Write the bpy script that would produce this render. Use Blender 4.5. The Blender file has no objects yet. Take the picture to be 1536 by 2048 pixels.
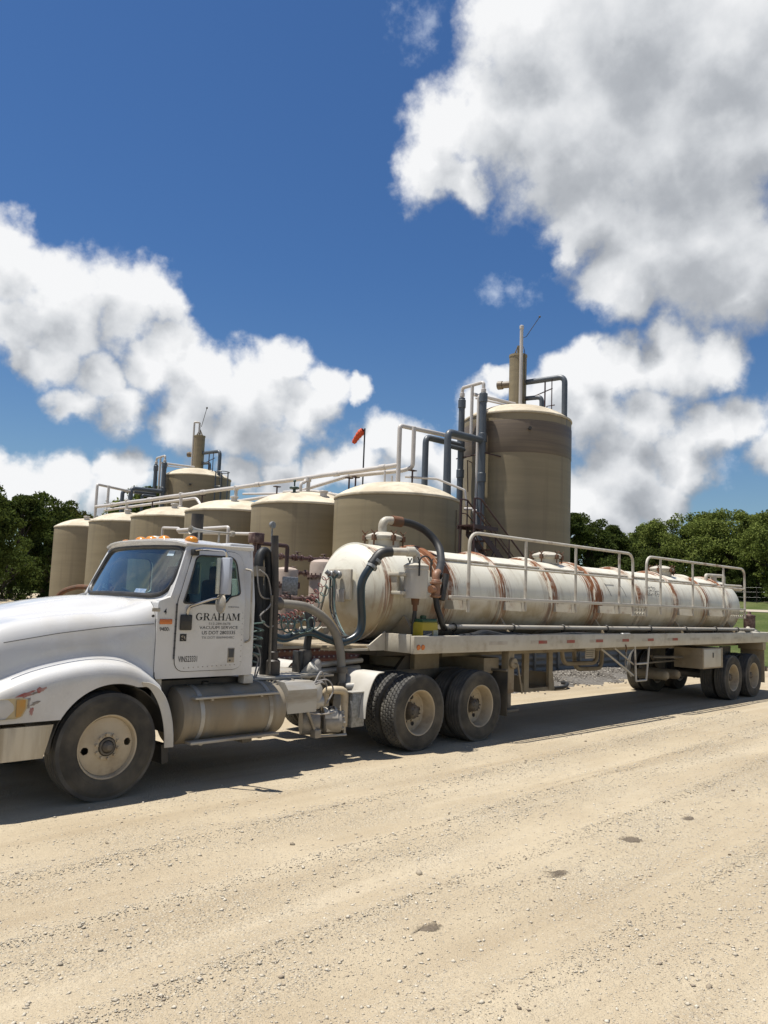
import bpy, bmesh, math, random
import numpy as np
from mathutils import Vector, Matrix, Quaternion

random.seed(7)
RNG = np.random.default_rng(11)
SC = bpy.context.scene
COL = SC.collection
PI = math.pi
R_ = math.radians

# ------------------------------------------------------------------ camera
cam_data = bpy.data.cameras.new('camera')
cam = bpy.data.objects.new('camera', cam_data)
COL.objects.link(cam)
CAM_POS = Vector((-3.7153, -8.4900, 2.0033))
_f = Vector((0.70391, 0.70182, 0.10932)).normalized()
_r = Vector((0.70271, -0.71052, 0.03670)).normalized()
_u = _r.cross(_f).normalized()
_r = _f.cross(_u).normalized()
cam.matrix_world = Matrix(((_r.x, _u.x, -_f.x, CAM_POS.x), (_r.y, _u.y, -_f.y, CAM_POS.y), (_r.z, _u.z, -_f.z, CAM_POS.z), (0, 0, 0, 1)))
cam_data.sensor_fit = 'VERTICAL'
cam_data.sensor_height = 36.0
cam_data.lens = 27.87
cam_data.clip_start = 0.05
cam_data.clip_end = 4000
SC.camera = cam

# ------------------------------------------------------------------ sun, sky and clouds
SUN_DIR = Vector((0.20, -0.19, -1.0)).normalized()
sun_data = bpy.data.lights.new('sun', 'SUN')
sun_data.energy = 5.0
sun_data.angle = R_(0.53)
sun_data.color = (1.0, 0.955, 0.88)
sun = bpy.data.objects.new('sun', sun_data)
sun.rotation_euler = SUN_DIR.to_track_quat('-Z', 'Y').to_euler()
COL.objects.link(sun)

SC.view_settings.view_transform = 'Standard'
SC.view_settings.look = 'None'
SC.view_settings.exposure = 0.50
SC.view_settings.gamma = 1.0
SC.view_settings.use_curve_mapping = False

# cloud banks as (azimuth, elevation, radius) in degrees
CLOUDS = [(28.0,36.8,6.8),(35.4,37.4,3.9),(21.2,34.8,5.8),(37.2,32.7,4.1),(41.5,32.2,2.5),(42.0,29.8,2.2),(39.7,28.9,1.9),(31.6,31.7,6.0),(24.5,29.8,6.8),(30.4,26.8,3.4),(32.7,25.1,1.7),(20.3,30.3,4.5),(22.9,24.3,5.2),(26.3,23.7,3.6),(19.8,22.7,4.3),(28.3,22.3,2.5),(26.6,20.9,1.5),(20.4,20.4,1.7),(27.6,17.0,2.0),(24.6,17.0,2.5),(21.7,16.5,1.8),(30.3,17.0,1.7),(32.4,16.3,1.7),(30.3,14.0,3.2),(26.9,13.3,2.4),(33.1,14.8,1.9),(23.0,12.4,1.9),(20.7,12.5,2.0),(27.9,10.0,2.9),(24.0,10.1,2.3),(29.6,7.4,3.2),(25.9,7.4,2.0),(19.0,10.6,1.7),(22.4,11.4,1.6),(72.3,21.8,1.8),(71.2,19.9,2.1),(68.7,19.4,2.5),(65.5,20.1,2.6),(62.5,20.1,2.2),(70.4,17.2,2.5),(67.2,17.4,2.6),(64.0,18.2,2.2),(61.2,19.3,1.4),(68.3,14.7,1.7),(69.9,15.2,1.2),(65.7,14.4,1.9),(66.8,12.2,1.4),(60.8,17.0,1.9),(62.1,15.1,1.9),(58.6,14.7,2.7),(55.0,14.1,3.1),(53.0,16.5,1.9),(50.0,15.3,1.7),(47.6,15.3,1.0),(51.0,13.3,2.1),(55.6,11.6,2.4),(59.1,11.7,2.4),(53.0,10.9,1.9),(63.9,12.4,1.8),(69.5,6.6,1.6),(67.1,7.3,1.8),(64.9,8.4,1.3),(63.1,8.2,1.5),(71.0,7.1,1.4),(67.9,5.4,2.2),(64.1,6.4,2.0),(45.4,12.0,1.8),(43.2,10.6,2.0),(46.8,9.6,2.0),(41.3,9.6,1.8),(49.7,9.1,1.6),(39.9,9.8,1.8),(44.5,7.5,2.9),(38.2,13.9,1.6),(36.6,15.5,1.0),(52.5,8.2,1.8),(55.4,8.4,1.4)]
WISPS = [(43.3,38.1,1.9),(46.1,38.9,1.3),(42.3,37.0,0.9),(37.6,22.3,1.3),(35.2,22.3,1.2),(21.6,9.2,1.4)]


def build_world():
    world = bpy.data.worlds.new('World')
    SC.world = world
    world.use_nodes = True
    nt = world.node_tree
    nt.nodes.clear()

    # a node group: distance to the listed cloud banks in a given (already warped) direction
    g = bpy.data.node_groups.new('cloud_banks', 'ShaderNodeTree')
    g.interface.new_socket('Direction', in_out='INPUT', socket_type='NodeSocketVector')
    g.interface.new_socket('Banks', in_out='OUTPUT', socket_type='NodeSocketFloat')

    def kit(tree):
        gn, gl = tree.nodes, tree.links

        def put(n, i, v):
            if hasattr(v, 'is_output'): gl.new(v, n.inputs[i])
            else: n.inputs[i].default_value = v

        def math_(op, a, b=None, c=None, clamp=False):
            n = gn.new('ShaderNodeMath'); n.operation = op; n.use_clamp = clamp
            for i, v in enumerate((a, b, c)):
                if v is not None: put(n, i, v)
            return n.outputs[0]

        def vmath(op, a, b=None, s=None):
            n = gn.new('ShaderNodeVectorMath'); n.operation = op
            for i, v in enumerate((a, b)):
                if v is not None: put(n, i, v)
            if s is not None: n.inputs['Scale'].default_value = s
            return n.outputs['Value'] if op in ('DISTANCE', 'DOT_PRODUCT', 'LENGTH') else n.outputs[0]

        def noise(vec, scale, detail, rough=.55, color=False):
            n = gn.new('ShaderNodeTexNoise'); n.inputs['Scale'].default_value = scale
            n.inputs['Detail'].default_value = detail; n.inputs['Roughness'].default_value = rough
            gl.new(vec, n.inputs['Vector'])
            return n.outputs['Color'] if color else n.outputs[0]

        def lumps(d, lst):
            acc = None
            for az, el, r in lst:
                a, e = R_(az), R_(el)
                c = (math.cos(e) * math.cos(a), math.cos(e) * math.sin(a), math.sin(e))
                v = math_('MULTIPLY_ADD', vmath('DISTANCE', d, c), -1.0 / (R_(r) * 1.12), 1.0)
                acc = v if acc is None else math_('SMOOTH_MAX', acc, v, .16)
            return acc
        return math_, vmath, noise, lumps
    gin = g.nodes.new('NodeGroupInput'); gout = g.nodes.new('NodeGroupOutput')
    k1 = kit(g)
    g.links.new(k1[3](gin.outputs[0], CLOUDS), gout.inputs[0])

    N, L = nt.nodes, nt.links
    tc = N.new('ShaderNodeTexCoord')
    dirn = tc.outputs['Generated']
    sky = N.new('ShaderNodeTexSky')
    sky.sky_type = 'NISHITA'
    sky.sun_disc = False
    s = -SUN_DIR
    sky.sun_elevation = math.asin(s.z)
    sky.sun_rotation = math.atan2(s.x, s.y)
    sky.altitude = 200
    sky.air_density = 1.25
    sky.dust_density = 0.15
    sky.ozone_density = 2.6
    skyk = N.new('ShaderNodeVectorMath'); skyk.operation = 'SCALE'
    skyc = N.new('ShaderNodeMix'); skyc.data_type = 'RGBA'; skyc.blend_type = 'MULTIPLY'; skyc.inputs['Factor'].default_value = 1.0
    L.new(sky.outputs[0], skyc.inputs['A'])
    # the film renders the zenith a deeper blue than the haze above the horizon
    sz = N.new('ShaderNodeSeparateXYZ'); L.new(dirn, sz.inputs[0])
    el = N.new('ShaderNodeMapRange'); el.interpolation_type = 'SMOOTHSTEP'; L.new(sz.outputs[2], el.inputs['Value'])
    el.inputs['From Min'].default_value = 0.0; el.inputs['From Max'].default_value = 0.42
    tint = N.new('ShaderNodeMix'); tint.data_type = 'RGBA'; L.new(el.outputs[0], tint.inputs['Factor'])
    tint.inputs['A'].default_value = (.72, .86, 1.0, 1); tint.inputs['B'].default_value = (.46, .70, 1.0, 1)
    L.new(tint.outputs['Result'], skyc.inputs['B'])
    L.new(skyc.outputs['Result'], skyk.inputs[0]); skyk.inputs['Scale'].default_value = 0.060

    m, vm, noise, lumps = kit(nt)

    def sstep(v, lo, hi, tlo=0., thi=1.):
        n = N.new('ShaderNodeMapRange'); n.interpolation_type = 'SMOOTHSTEP'
        L.new(v, n.inputs['Value'])
        n.inputs['From Min'].default_value = lo; n.inputs['From Max'].default_value = hi
        n.inputs['To Min'].default_value = tlo; n.inputs['To Max'].default_value = thi
        return n.outputs[0]

    w1 = vm('SUBTRACT', noise(dirn, 13, 2, .5, True), (.5, .5, .5))
    w2 = vm('SUBTRACT', noise(dirn, 48, 3, .6, True), (.5, .5, .5))
    d = vm('ADD', dirn, vm('SCALE', w1, s=.060))
    d = vm('ADD', d, vm('SCALE', w2, s=.020))
    up = (s + Vector((0, 0, .2))).normalized() * .052

    def banks(vec):
        n = N.new('ShaderNodeGroup'); n.node_tree = g
        L.new(vec, n.inputs[0]); return n.outputs[0]
    # the same kind of broken cumulus goes on all round, beyond the banks listed above
    view = vm('DOT_PRODUCT', dirn, tuple(_f))
    inside = m('MAXIMUM', m('MULTIPLY', m('SUBTRACT', view, .70), 18.0), 0.0)

    def field(vec):
        far = m('MULTIPLY_ADD', noise(vm('MULTIPLY', vec, (1, 1, 1.5)), 4.2, 2, .5), 5.0, -2.80)
        return m('MAXIMUM', banks(vec), m('SUBTRACT', far, inside))
    B0 = field(d)
    B1 = field(vm('ADD', d, tuple(up)))
    n1 = m('SUBTRACT', noise(dirn, 20, 9, .56), .5)
    n2 = m('SUBTRACT', noise(dirn, 95, 5, .6), .5)
    n1s = m('SUBTRACT', noise(vm('ADD', dirn, tuple(up * .35)), 24, 4, .5), .5)
    D0 = m('ADD', B0, m('MULTIPLY', n1, 1.05))
    D0 = m('ADD', D0, m('MULTIPLY', n2, .30))
    alpha = sstep(D0, -.16, .44)
    wis = m('ADD', lumps(d, WISPS), m('MULTIPLY', n1, 2.6))
    wisp = sstep(m('ADD', wis, m('MULTIPLY', n2, 1.6)), .1, 1.9, 0., .5)
    slope = m('SUBTRACT', B0, B1)                       # > 0 on the sunward flank
    fine = m('SUBTRACT', n1, n1s)
    lit = m('MULTIPLY_ADD', slope, 1.0, .66)
    lit = m('ADD', lit, m('MULTIPLY', fine, .50))
    thick = sstep(B0, .25, .95, 0., .36)
    lit = m('SUBTRACT', lit, thick, clamp=True)
    ramp = N.new('ShaderNodeValToRGB')
    cr = ramp.color_ramp
    cr.elements[0].position = 0.0; cr.elements[0].color = (.235, .25, .275, 1)
    cr.elements[1].position = 1.0; cr.elements[1].color = (.655, .66, .668, 1)
    e = cr.elements.new(.35); e.color = (.33, .347, .372, 1)
    e = cr.elements.new(.65); e.color = (.485, .50, .52, 1)
    L.new(lit, ramp.inputs[0])
    mx0 = N.new('ShaderNodeMix'); mx0.data_type = 'RGBA'
    L.new(wisp, mx0.inputs['Factor']); L.new(skyk.outputs[0], mx0.inputs['A'])
    mx0.inputs['B'].default_value = (.55, .60, .68, 1)
    mx = N.new('ShaderNodeMix'); mx.data_type = 'RGBA'
    L.new(alpha, mx.inputs['Factor'])
    L.new(mx0.outputs['Result'], mx.inputs['A']); L.new(ramp.outputs[0], mx.inputs['B'])
    bg = N.new('ShaderNodeBackground')
    L.new(mx.outputs['Result'], bg.inputs[0]); bg.inputs[1].default_value = 1.0
    out = N.new('ShaderNodeOutputWorld')
    L.new(bg.outputs[0], out.inputs[0])
    world.cycles.sampling_method = 'MANUAL'
    world.cycles.sample_map_resolution = 512


build_world()
SC.cycles.max_bounces = 8
SC.cycles.transparent_max_bounces = 12
SC.cycles.sample_clamp_indirect = 8.0


# ------------------------------------------------------------------ helpers: objects
def tag(o, label=None, cat=None, group=None, kind=None):
    if label: o['label'] = label
    if cat: o['category'] = cat
    if group: o['group'] = group
    if kind: o['kind'] = kind
    return o


def thing(name, loc, label, cat, group=None, rz=0.0):
    o = bpy.data.objects.new(name, None)
    o.empty_display_size = .2
    o.location = loc
    o.rotation_euler = (0, 0, rz)
    COL.objects.link(o)
    return tag(o, label, cat, group)


def link(name, me, mat, parent=None, world=True):
    """one mesh object; world=True: the mesh is in scene coordinates whatever its parent's place"""
    o = bpy.data.objects.new(name, me)
    if mat is not None and not me.materials:
        me.materials.append(mat)
    COL.objects.link(o)
    if parent is not None:
        o.parent = parent
        if world:
            p, t = parent, Matrix.Identity(4)
            while p is not None:
                b = Matrix.LocRotScale(p.location, p.rotation_euler, p.scale)
                t = b @ t if p.parent is None else (p.matrix_parent_inverse @ b) @ t
                p = p.parent
            o.matrix_parent_inverse = t.inverted()
    return o


def copy_tree(o, parent=None):
    c = o.copy()
    COL.objects.link(c)
    c.parent = parent
    if parent is not None:
        c.matrix_parent_inverse = o.matrix_parent_inverse.copy()
    for ch in KIDS(o):
        copy_tree(ch, c)
    return c


def KIDS(o):
    return [x for x in list(COL.objects) if x.parent == o]


# ------------------------------------------------------------------ helpers: mesh builder
def frame(d, up=None):
    d = Vector(d).normalized()
    u = Vector(up) if up is not None else (Vector((0, 0, 1)) if abs(d.z) < .95 else Vector((1, 0, 0)))
    s = d.cross(u).normalized()
    return d, s, s.cross(d).normalized()


class MB:
    def __init__(self):
        self.v, self.f = [], []

    def add(self, vs, fs):
        n = len(self.v)
        self.v += [tuple(p) for p in vs]
        self.f += [tuple(i + n for i in f) for f in fs]
        return self

    def box(self, a, b, bev=0.0, m=None):
        """axis-aligned box from corner a to corner b, optionally bevelled and moved by matrix m"""
        x0, x1 = sorted((a[0], b[0])); y0, y1 = sorted((a[1], b[1])); z0, z1 = sorted((a[2], b[2]))
        bev = min(bev, .45 * min(x1 - x0, y1 - y0, z1 - z0))
        if bev <= 0:
            vs = [(x, y, z) for z in (z0, z1) for y in (y0, y1) for x in (x0, x1)]
            fs = [(0, 2, 3, 1), (4, 5, 7, 6), (0, 1, 5, 4), (2, 6, 7, 3), (0, 4, 6, 2), (1, 3, 7, 5)]
        else:
            bm = bmesh.new()
            bmesh.ops.create_cube(bm, size=1.0)
            bmesh.ops.scale(bm, vec=(x1 - x0, y1 - y0, z1 - z0), verts=bm.verts)
            bmesh.ops.translate(bm, vec=((x0 + x1) / 2, (y0 + y1) / 2, (z0 + z1) / 2), verts=bm.verts)
            bmesh.ops.bevel(bm, geom=list(bm.edges), offset=bev, segments=2, profile=.5, affect='EDGES')
            bm.verts.index_update()
            vs = [tuple(v.co) for v in bm.verts]
            fs = [tuple(v.index for v in f.verts) for f in bm.faces]
            bm.free()
        if m is not None:
            vs = [tuple(m @ Vector(p)) for p in vs]
        return self.add(vs, fs)

    def tube(self, path, r, n=10, caps=True, up=None):
        """a round bar along a path; r may be one radius or one per point"""
        P = [Vector(p) for p in path]
        rs = r if isinstance(r, (list, tuple)) else [r] * len(P)
        vs, fs = [], []
        _, s, u = frame(P[1] - P[0], up)
        for i, p in enumerate(P):
            t = (P[min(i + 1, len(P) - 1)] - P[max(i - 1, 0)]).normalized()
            s = (s - t * s.dot(t)).normalized()
            u = s.cross(t)
            for k in range(n):
                a = 2 * PI * k / n
                vs.append(p + (s * math.cos(a) + u * math.sin(a)) * rs[i])
        for i in range(len(P) - 1):
            for k in range(n):
                a, b = i * n + k, i * n + (k + 1) % n
                fs.append((a, a + n, b + n, b))
        if caps:
            fs.append(tuple(range(n)))
            fs.append(tuple(reversed(range((len(P) - 1) * n, len(P) * n))))
        return self.add(vs, fs)

    def lathe(self, prof, c, axis=(0, 0, 1), n=32, up=None, a0=0., a1=2 * PI, cap0=False, cap1=False):
        """revolve (radius, height) pairs round an axis through c"""
        d, s, u = frame(axis, up)
        c = Vector(c)
        full = abs(a1 - a0 - 2 * PI) < 1e-6
        m = n if full else n + 1
        vs, fs = [], []
        for r, h in prof:
            for k in range(m):
                a = a0 + (a1 - a0) * k / n
                vs.append(c + d * h + (s * math.cos(a) + u * math.sin(a)) * r)
        for i in range(len(prof) - 1):
            for k in range(n):
                a, b = i * m + k, i * m + (k + 1) % m
                fs.append((a, b, b + m, a + m))
        if cap0: fs.append(tuple(reversed(range(m))))
        if cap1: fs.append(tuple(range((len(prof) - 1) * m, len(prof) * m)))
        return self.add(vs, fs)

    def cyl(self, a, b, r, n=16, bev=0.0):
        a, b = Vector(a), Vector(b)
        h = (b - a).length
        pr = [(r, 0), (r, h)] if not bev else [(r - bev, 0), (r, bev), (r, h - bev), (r - bev, h)]
        return self.lathe(pr, a, b - a, n, cap0=True, cap1=True)

    def prism(self, poly, d, o=(0, 0, 0), holes=None):
        """extrude a polygon (3D points) by vector d"""
        n = len(poly); d = Vector(d)
        vs = [Vector(p) for p in poly] + [Vector(p) + d for p in poly]
        fs = [tuple(range(n))[::-1], tuple(range(n, 2 * n))]
        fs += [(i, (i + 1) % n, (i + 1) % n + n, i + n) for i in range(n)]
        return self.add(vs, fs)

    def sheet(self, rows, close=False):
        """a grid of points: rows of equal length"""
        n = len(rows[0])
        vs = [p for r in rows for p in r]
        fs = []
        for i in range(len(rows) - 1):
            for k in range(n if close else n - 1):
                a, b = i * n + k, i * n + (k + 1) % n
                fs.append((a, b, b + n, a + n))
        return self.add(vs, fs)

    def ball(self, c, r, n=12, m=8, sq=(1, 1, 1)):
        vs, fs = [], []
        for i in range(m + 1):
            t = PI * i / m
            for k in range(n):
                a = 2 * PI * k / n
                vs.append((c[0] + r * sq[0] * math.sin(t) * math.cos(a), c[1] + r * sq[1] * math.sin(t) * math.sin(a), c[2] + r * sq[2] * math.cos(t)))
        for i in range(m):
            for k in range(n):
                a, b = i * n + k, i * n + (k + 1) % n
                fs.append((a, a + n, b + n, b))
        return self.add(vs, fs)

    def mesh(self, name, smooth=True, angle=35, solid=0.0, fix=True):
        me = bpy.data.meshes.new(name)
        me.from_pydata([tuple(p) for p in self.v], [], self.f)
        if fix or solid:
            bm = bmesh.new(); bm.from_mesh(me)
            bmesh.ops.remove_doubles(bm, verts=bm.verts, dist=1e-5)
            bmesh.ops.recalc_face_normals(bm, faces=bm.faces)
            if solid:
                bmesh.ops.solidify(bm, geom=list(bm.faces), thickness=solid)
            bm.to_mesh(me); bm.free()
        me.update()
        if smooth:
            me.shade_smooth()
            me.set_sharp_from_angle(angle=R_(angle))
        return me

    def build(self, name, mat, parent=None, smooth=True, angle=35, solid=0.0, fix=True, world=True):
        return link(name, self.mesh(name, smooth, angle, solid, fix), mat, parent, world)


def arc(c, r, a0, a1, n=8, plane='xz'):
    out = []
    for i in range(n + 1):
        a = R_(a0 + (a1 - a0) * i / n)
        x, y = r * math.cos(a), r * math.sin(a)
        if plane == 'xz': out.append((c[0] + x, c[1], c[2] + y))
        elif plane == 'yz': out.append((c[0], c[1] + x, c[2] + y))
        else: out.append((c[0] + x, c[1] + y, c[2]))
    return out


def spline(pts, n=8):
    """Catmull-Rom through the points"""
    P = [Vector(p) for p in pts]
    P = [P[0] * 2 - P[1]] + P + [P[-1] * 2 - P[-2]]
    out = []
    for i in range(1, len(P) - 2):
        a, b, c, d = P[i - 1:i + 3]
        for k in range(n):
            t = k / n
            out.append(.5 * ((2 * b) + (c - a) * t + (2 * a - 5 * b + 4 * c - d) * t * t + (3 * b - a - 3 * c + d) * t ** 3))
    out.append(P[-2])
    return out


def elbowed(pts, rad, n=5):
    """a polyline with its corners rounded to the given bend radius"""
    P = [Vector(p) for p in pts]
    out = [P[0]]
    for i in range(1, len(P) - 1):
        a = (P[i - 1] - P[i]); b = (P[i + 1] - P[i])
        r = min(rad, a.length * .49, b.length * .49)
        a = P[i] + a.normalized() * r; b = P[i] + b.normalized() * r
        for k in range(n + 1):
            t = k / n
            out.append(a * (1 - t) ** 2 + P[i] * 2 * t * (1 - t) + b * t * t)
    out.append(P[-1])
    return out


def lerp(tab, x):
    """piecewise-linear table lookup"""
    if x <= tab[0][0]: return tab[0][1]
    for (a, b), (c, d) in zip(tab, tab[1:]):
        if x <= c: return b + (d - b) * (x - a) / (c - a)
    return tab[-1][1]


def smooth_tab(tab, x):
    if x <= tab[0][0]: return tab[0][1]
    for (a, b), (c, d) in zip(tab, tab[1:]):
        if x <= c:
            t = (x - a) / (c - a)
            i = tab.index((a, b))
            p0 = tab[max(i - 1, 0)]; p3 = tab[min(i + 2, len(tab) - 1)]
            m1 = (d - p0[1]) / (c - p0[0]) if c != p0[0] else 0
            m2 = (p3[1] - b) / (p3[0] - a) if p3[0] != a else 0
            h = c - a
            return (2 * t ** 3 - 3 * t ** 2 + 1) * b + (t ** 3 - 2 * t ** 2 + t) * h * m1 + (-2 * t ** 3 + 3 * t ** 2) * d + (t ** 3 - t ** 2) * h * m2
    return tab[-1][1]


def ring_panel(outer, inner, lift):
    """faces between two closed outlines (2D point lists round a common middle); lift maps (a, b) to a 3D point"""
    cx = sum(p[0] for p in inner) / len(inner); cy = sum(p[1] for p in inner) / len(inner)

    def hit(poly, a):
        dx, dy = math.cos(a), math.sin(a); best = None
        for (x0, y0), (x1, y1) in zip(poly, poly[1:] + poly[:1]):
            ex, ey = x1 - x0, y1 - y0
            den = dx * ey - dy * ex
            if abs(den) < 1e-12: continue
            t = ((x0 - cx) * ey - (y0 - cy) * ex) / den
            u = ((x0 - cx) * dy - (y0 - cy) * dx) / den
            if t > 0 and -1e-6 <= u <= 1 + 1e-6 and (best is None or t > best): best = t
        return (cx + dx * best, cy + dy * best)
    ang = sorted(set(round(math.atan2(y - cy, x - cx), 6) for x, y in outer + inner))
    extra = [(-PI + 2 * PI * k / 48) for k in range(48)]
    ang = sorted(set(ang + [e for e in extra if all(abs(e - a) > .03 for a in ang)]))
    o = [lift(*hit(outer, a)) for a in ang]; i = [lift(*hit(inner, a)) for a in ang]
    n = len(ang)
    return o + i, [(k, (k + 1) % n, (k + 1) % n + n, k + n) for k in range(n)], i


def round_poly(pts, r, n=5):
    """round the corners of a closed 2D outline"""
    out = []
    m = len(pts)
    for i in range(m):
        p = Vector((*pts[i], 0)); a = Vector((*pts[i - 1], 0)) - p; b = Vector((*pts[(i + 1) % m], 0)) - p
        rr = r[i] if isinstance(r, (list, tuple)) else r
        rr = min(rr, a.length * .48, b.length * .48)
        if rr <= 0: out.append(tuple(p[:2])); continue
        s, e = p + a.normalized() * rr, p + b.normalized() * rr
        for k in range(n + 1):
            t = k / n
            q = s * (1 - t) ** 2 + p * 2 * t * (1 - t) + e * t * t
            out.append((q.x, q.y))
    return out


# ------------------------------------------------------------------ helpers: materials
class NK:
    """small kit for building a node tree"""
    def __init__(self, name):
        self.m = bpy.data.materials.new(name)
        self.m.use_nodes = True
        self.t = self.m.node_tree
        self.N, self.L = self.t.nodes, self.t.links
        self.N.clear()
        self.out = self.N.new('ShaderNodeOutputMaterial')

    def put(self, sock, v):
        if hasattr(v, 'is_output'): self.L.new(v, sock)
        elif isinstance(v, (tuple, list)) and len(v) == 3 and sock.type == 'RGBA': sock.default_value = (*v, 1)
        else: sock.default_value = v

    def coord(self, scale=(1, 1, 1), loc=(0, 0, 0), kind='Object'):
        c = self.N.new('ShaderNodeTexCoord'); mp = self.N.new('ShaderNodeMapping')
        self.L.new(c.outputs[kind], mp.inputs[0])
        mp.inputs['Scale'].default_value = scale; mp.inputs['Location'].default_value = loc
        return mp.outputs[0]

    def noise(self, vec, scale, detail=4, rough=.55, dist=0.):
        n = self.N.new('ShaderNodeTexNoise'); self.L.new(vec, n.inputs['Vector'])
        n.inputs['Scale'].default_value = scale; n.inputs['Detail'].default_value = detail
        n.inputs['Roughness'].default_value = rough; n.inputs['Distortion'].default_value = dist
        return n.outputs[0]

    def voro(self, vec, scale, feat='F1', out='Distance', rnd=1.):
        n = self.N.new('ShaderNodeTexVoronoi'); self.L.new(vec, n.inputs['Vector'])
        n.feature = feat; n.inputs['Scale'].default_value = scale; n.inputs['Randomness'].default_value = rnd
        return n.outputs[out]

    def rng(self, v, a, b, c=0., d=1., smooth=True):
        n = self.N.new('ShaderNodeMapRange'); n.interpolation_type = 'SMOOTHSTEP' if smooth else 'LINEAR'
        self.L.new(v, n.inputs['Value'])
        for k, x in zip(('From Min', 'From Max', 'To Min', 'To Max'), (a, b, c, d)): n.inputs[k].default_value = x
        return n.outputs[0]

    def math(self, op, a, b=None, c=None, clamp=False):
        n = self.N.new('ShaderNodeMath'); n.operation = op; n.use_clamp = clamp
        for i, v in enumerate((a, b, c)):
            if v is not None: self.put(n.inputs[i], v)
        return n.outputs[0]

    def mix(self, f, a, b, blend='MIX'):
        n = self.N.new('ShaderNodeMix'); n.data_type = 'RGBA'; n.blend_type = blend
        self.put(n.inputs['Factor'], f); self.put(n.inputs['A'], a); self.put(n.inputs['B'], b)
        return n.outputs['Result']

    def sep(self, vec):
        n = self.N.new('ShaderNodeSeparateXYZ'); self.L.new(vec, n.inputs[0]); return n.outputs

    def bump(self, h, strength=.3, dist=.01):
        n = self.N.new('ShaderNodeBump'); self.L.new(h, n.inputs['Height'])
        n.inputs['Strength'].default_value = strength; n.inputs['Distance'].default_value = dist
        return n.outputs[0]

    def bsdf(self, **kw):
        n = self.N.new('ShaderNodeBsdfPrincipled')
        names = dict(color='Base Color', rough='Roughness', metal='Metallic', normal='Normal', coat='Coat Weight', spec='Specular IOR Level', trans='Transmission Weight', ior='IOR', emit='Emission Color', estr='Emission Strength', sheen='Sheen Weight', alpha='Alpha', coatr='Coat Roughness')
        for k, v in kw.items(): self.put(n.inputs[names[k]], v)
        self.L.new(n.outputs[0], self.out.inputs[0])
        return n


ALB = .68        # the photograph is exposed for the shade: tones below are as seen, scaled to reflectance here


def paint(name, c, rough=.5, metal=0., c2=None, sc=3., amt=.6, stretch=(1, 1, 1), bump=0., bsc=60., dust=None, dsc=2.2, damt=.5, dcut=.5, coat=0., spec=.5, det=5):
    """a weathered surface: base colour, a second tone in patches, dust or rust in its own patches, fine relief"""
    k = NK(name)
    v = k.coord(stretch)
    c, c2, dust = [None if q is None else tuple(a * ALB for a in q) for q in (c, c2, dust)]
    col = c
    if c2 is not None:
        col = k.mix(k.math('MULTIPLY', k.rng(k.noise(v, sc, det), .35, .68), amt), c, c2)
    rg = rough
    if dust is not None:
        f = k.math('MULTIPLY', k.rng(k.noise(v, dsc, 8, .65), dcut - .12, dcut + .18), damt)
        col = k.mix(f, col, dust)
        rg = k.math('MULTIPLY_ADD', f, .9 - rough, rough, clamp=True)
    kw = dict(color=col, rough=rg, metal=metal, coat=coat, spec=spec)
    if bump:
        kw['normal'] = k.bump(k.noise(k.coord(), bsc, 4), bump, .01)
    k.bsdf(**kw)
    return k.m


def glass(name, tint, gloss=1.0):
    k = NK(name)
    tr = k.N.new('ShaderNodeBsdfTransparent'); tr.inputs[0].default_value = (*tint, 1)
    gl = k.N.new('ShaderNodeBsdfGlossy'); gl.inputs['Roughness'].default_value = .04
    # reflection grows towards grazing angles, the same from either side of the pane
    ge = k.N.new('ShaderNodeNewGeometry'); dp = k.N.new('ShaderNodeVectorMath'); dp.operation = 'DOT_PRODUCT'
    k.L.new(ge.outputs['Normal'], dp.inputs[0]); k.L.new(ge.outputs['Incoming'], dp.inputs[1])
    fac = k.math('POWER', k.math('SUBTRACT', 1.0, k.math('ABSOLUTE', dp.outputs['Value'])), 5.0)
    fac = k.math('MULTIPLY_ADD', fac, .92, .06)
    # a film of dust on the pane
    df = k.N.new('ShaderNodeBsdfDiffuse'); df.inputs[0].default_value = (.28, .27, .24, 1)
    s1 = k.N.new('ShaderNodeMixShader'); k.L.new(k.math('MULTIPLY', fac, gloss), s1.inputs[0])
    k.L.new(tr.outputs[0], s1.inputs[1]); k.L.new(gl.outputs[0], s1.inputs[2])
    s2 = k.N.new('ShaderNodeMixShader')
    k.L.new(k.rng(k.noise(k.coord((1, 1, 3)), 2.5, 6), .45, .8, .015, .10), s2.inputs[0])
    k.L.new(s1.outputs[0], s2.inputs[1]); k.L.new(df.outputs[0], s2.inputs[2])
    k.L.new(s2.outputs[0], k.out.inputs[0])
    return k.m


DUST = (.40, .33, .23)
RUST = (.22, .085, .032)
M = {}
M['white'] = paint('truck_white_paint', (.83, .825, .81), .20, c2=(.72, .70, .66), sc=1.5, amt=.35, dust=(.55, .49, .39), dsc=1.3, damt=.45, dcut=.56, coat=.4)
M['fender_white'] = paint('plastic_guard_white', (.74, .71, .64), .42, c2=(.60, .555, .465), sc=2.5, amt=.5, dust=DUST, dsc=1.6, damt=.5, dcut=.55)
M['cream'] = paint('trailer_cream_paint', (.72, .67, .555), .5, c2=(.58, .52, .40), sc=2.2, amt=.6, dust=(.34, .26, .165), dsc=3.0, damt=.6, dcut=.58)
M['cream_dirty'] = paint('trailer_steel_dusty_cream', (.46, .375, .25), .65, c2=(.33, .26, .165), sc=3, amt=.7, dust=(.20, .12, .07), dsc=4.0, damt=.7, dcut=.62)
M['rusty_white'] = paint('white_paint_rusting', (.66, .62, .52), .5, c2=(.52, .46, .35), sc=4, amt=.5, dust=(.24, .105, .045), dsc=5.0, damt=.85, dcut=.62, bump=.1)
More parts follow.
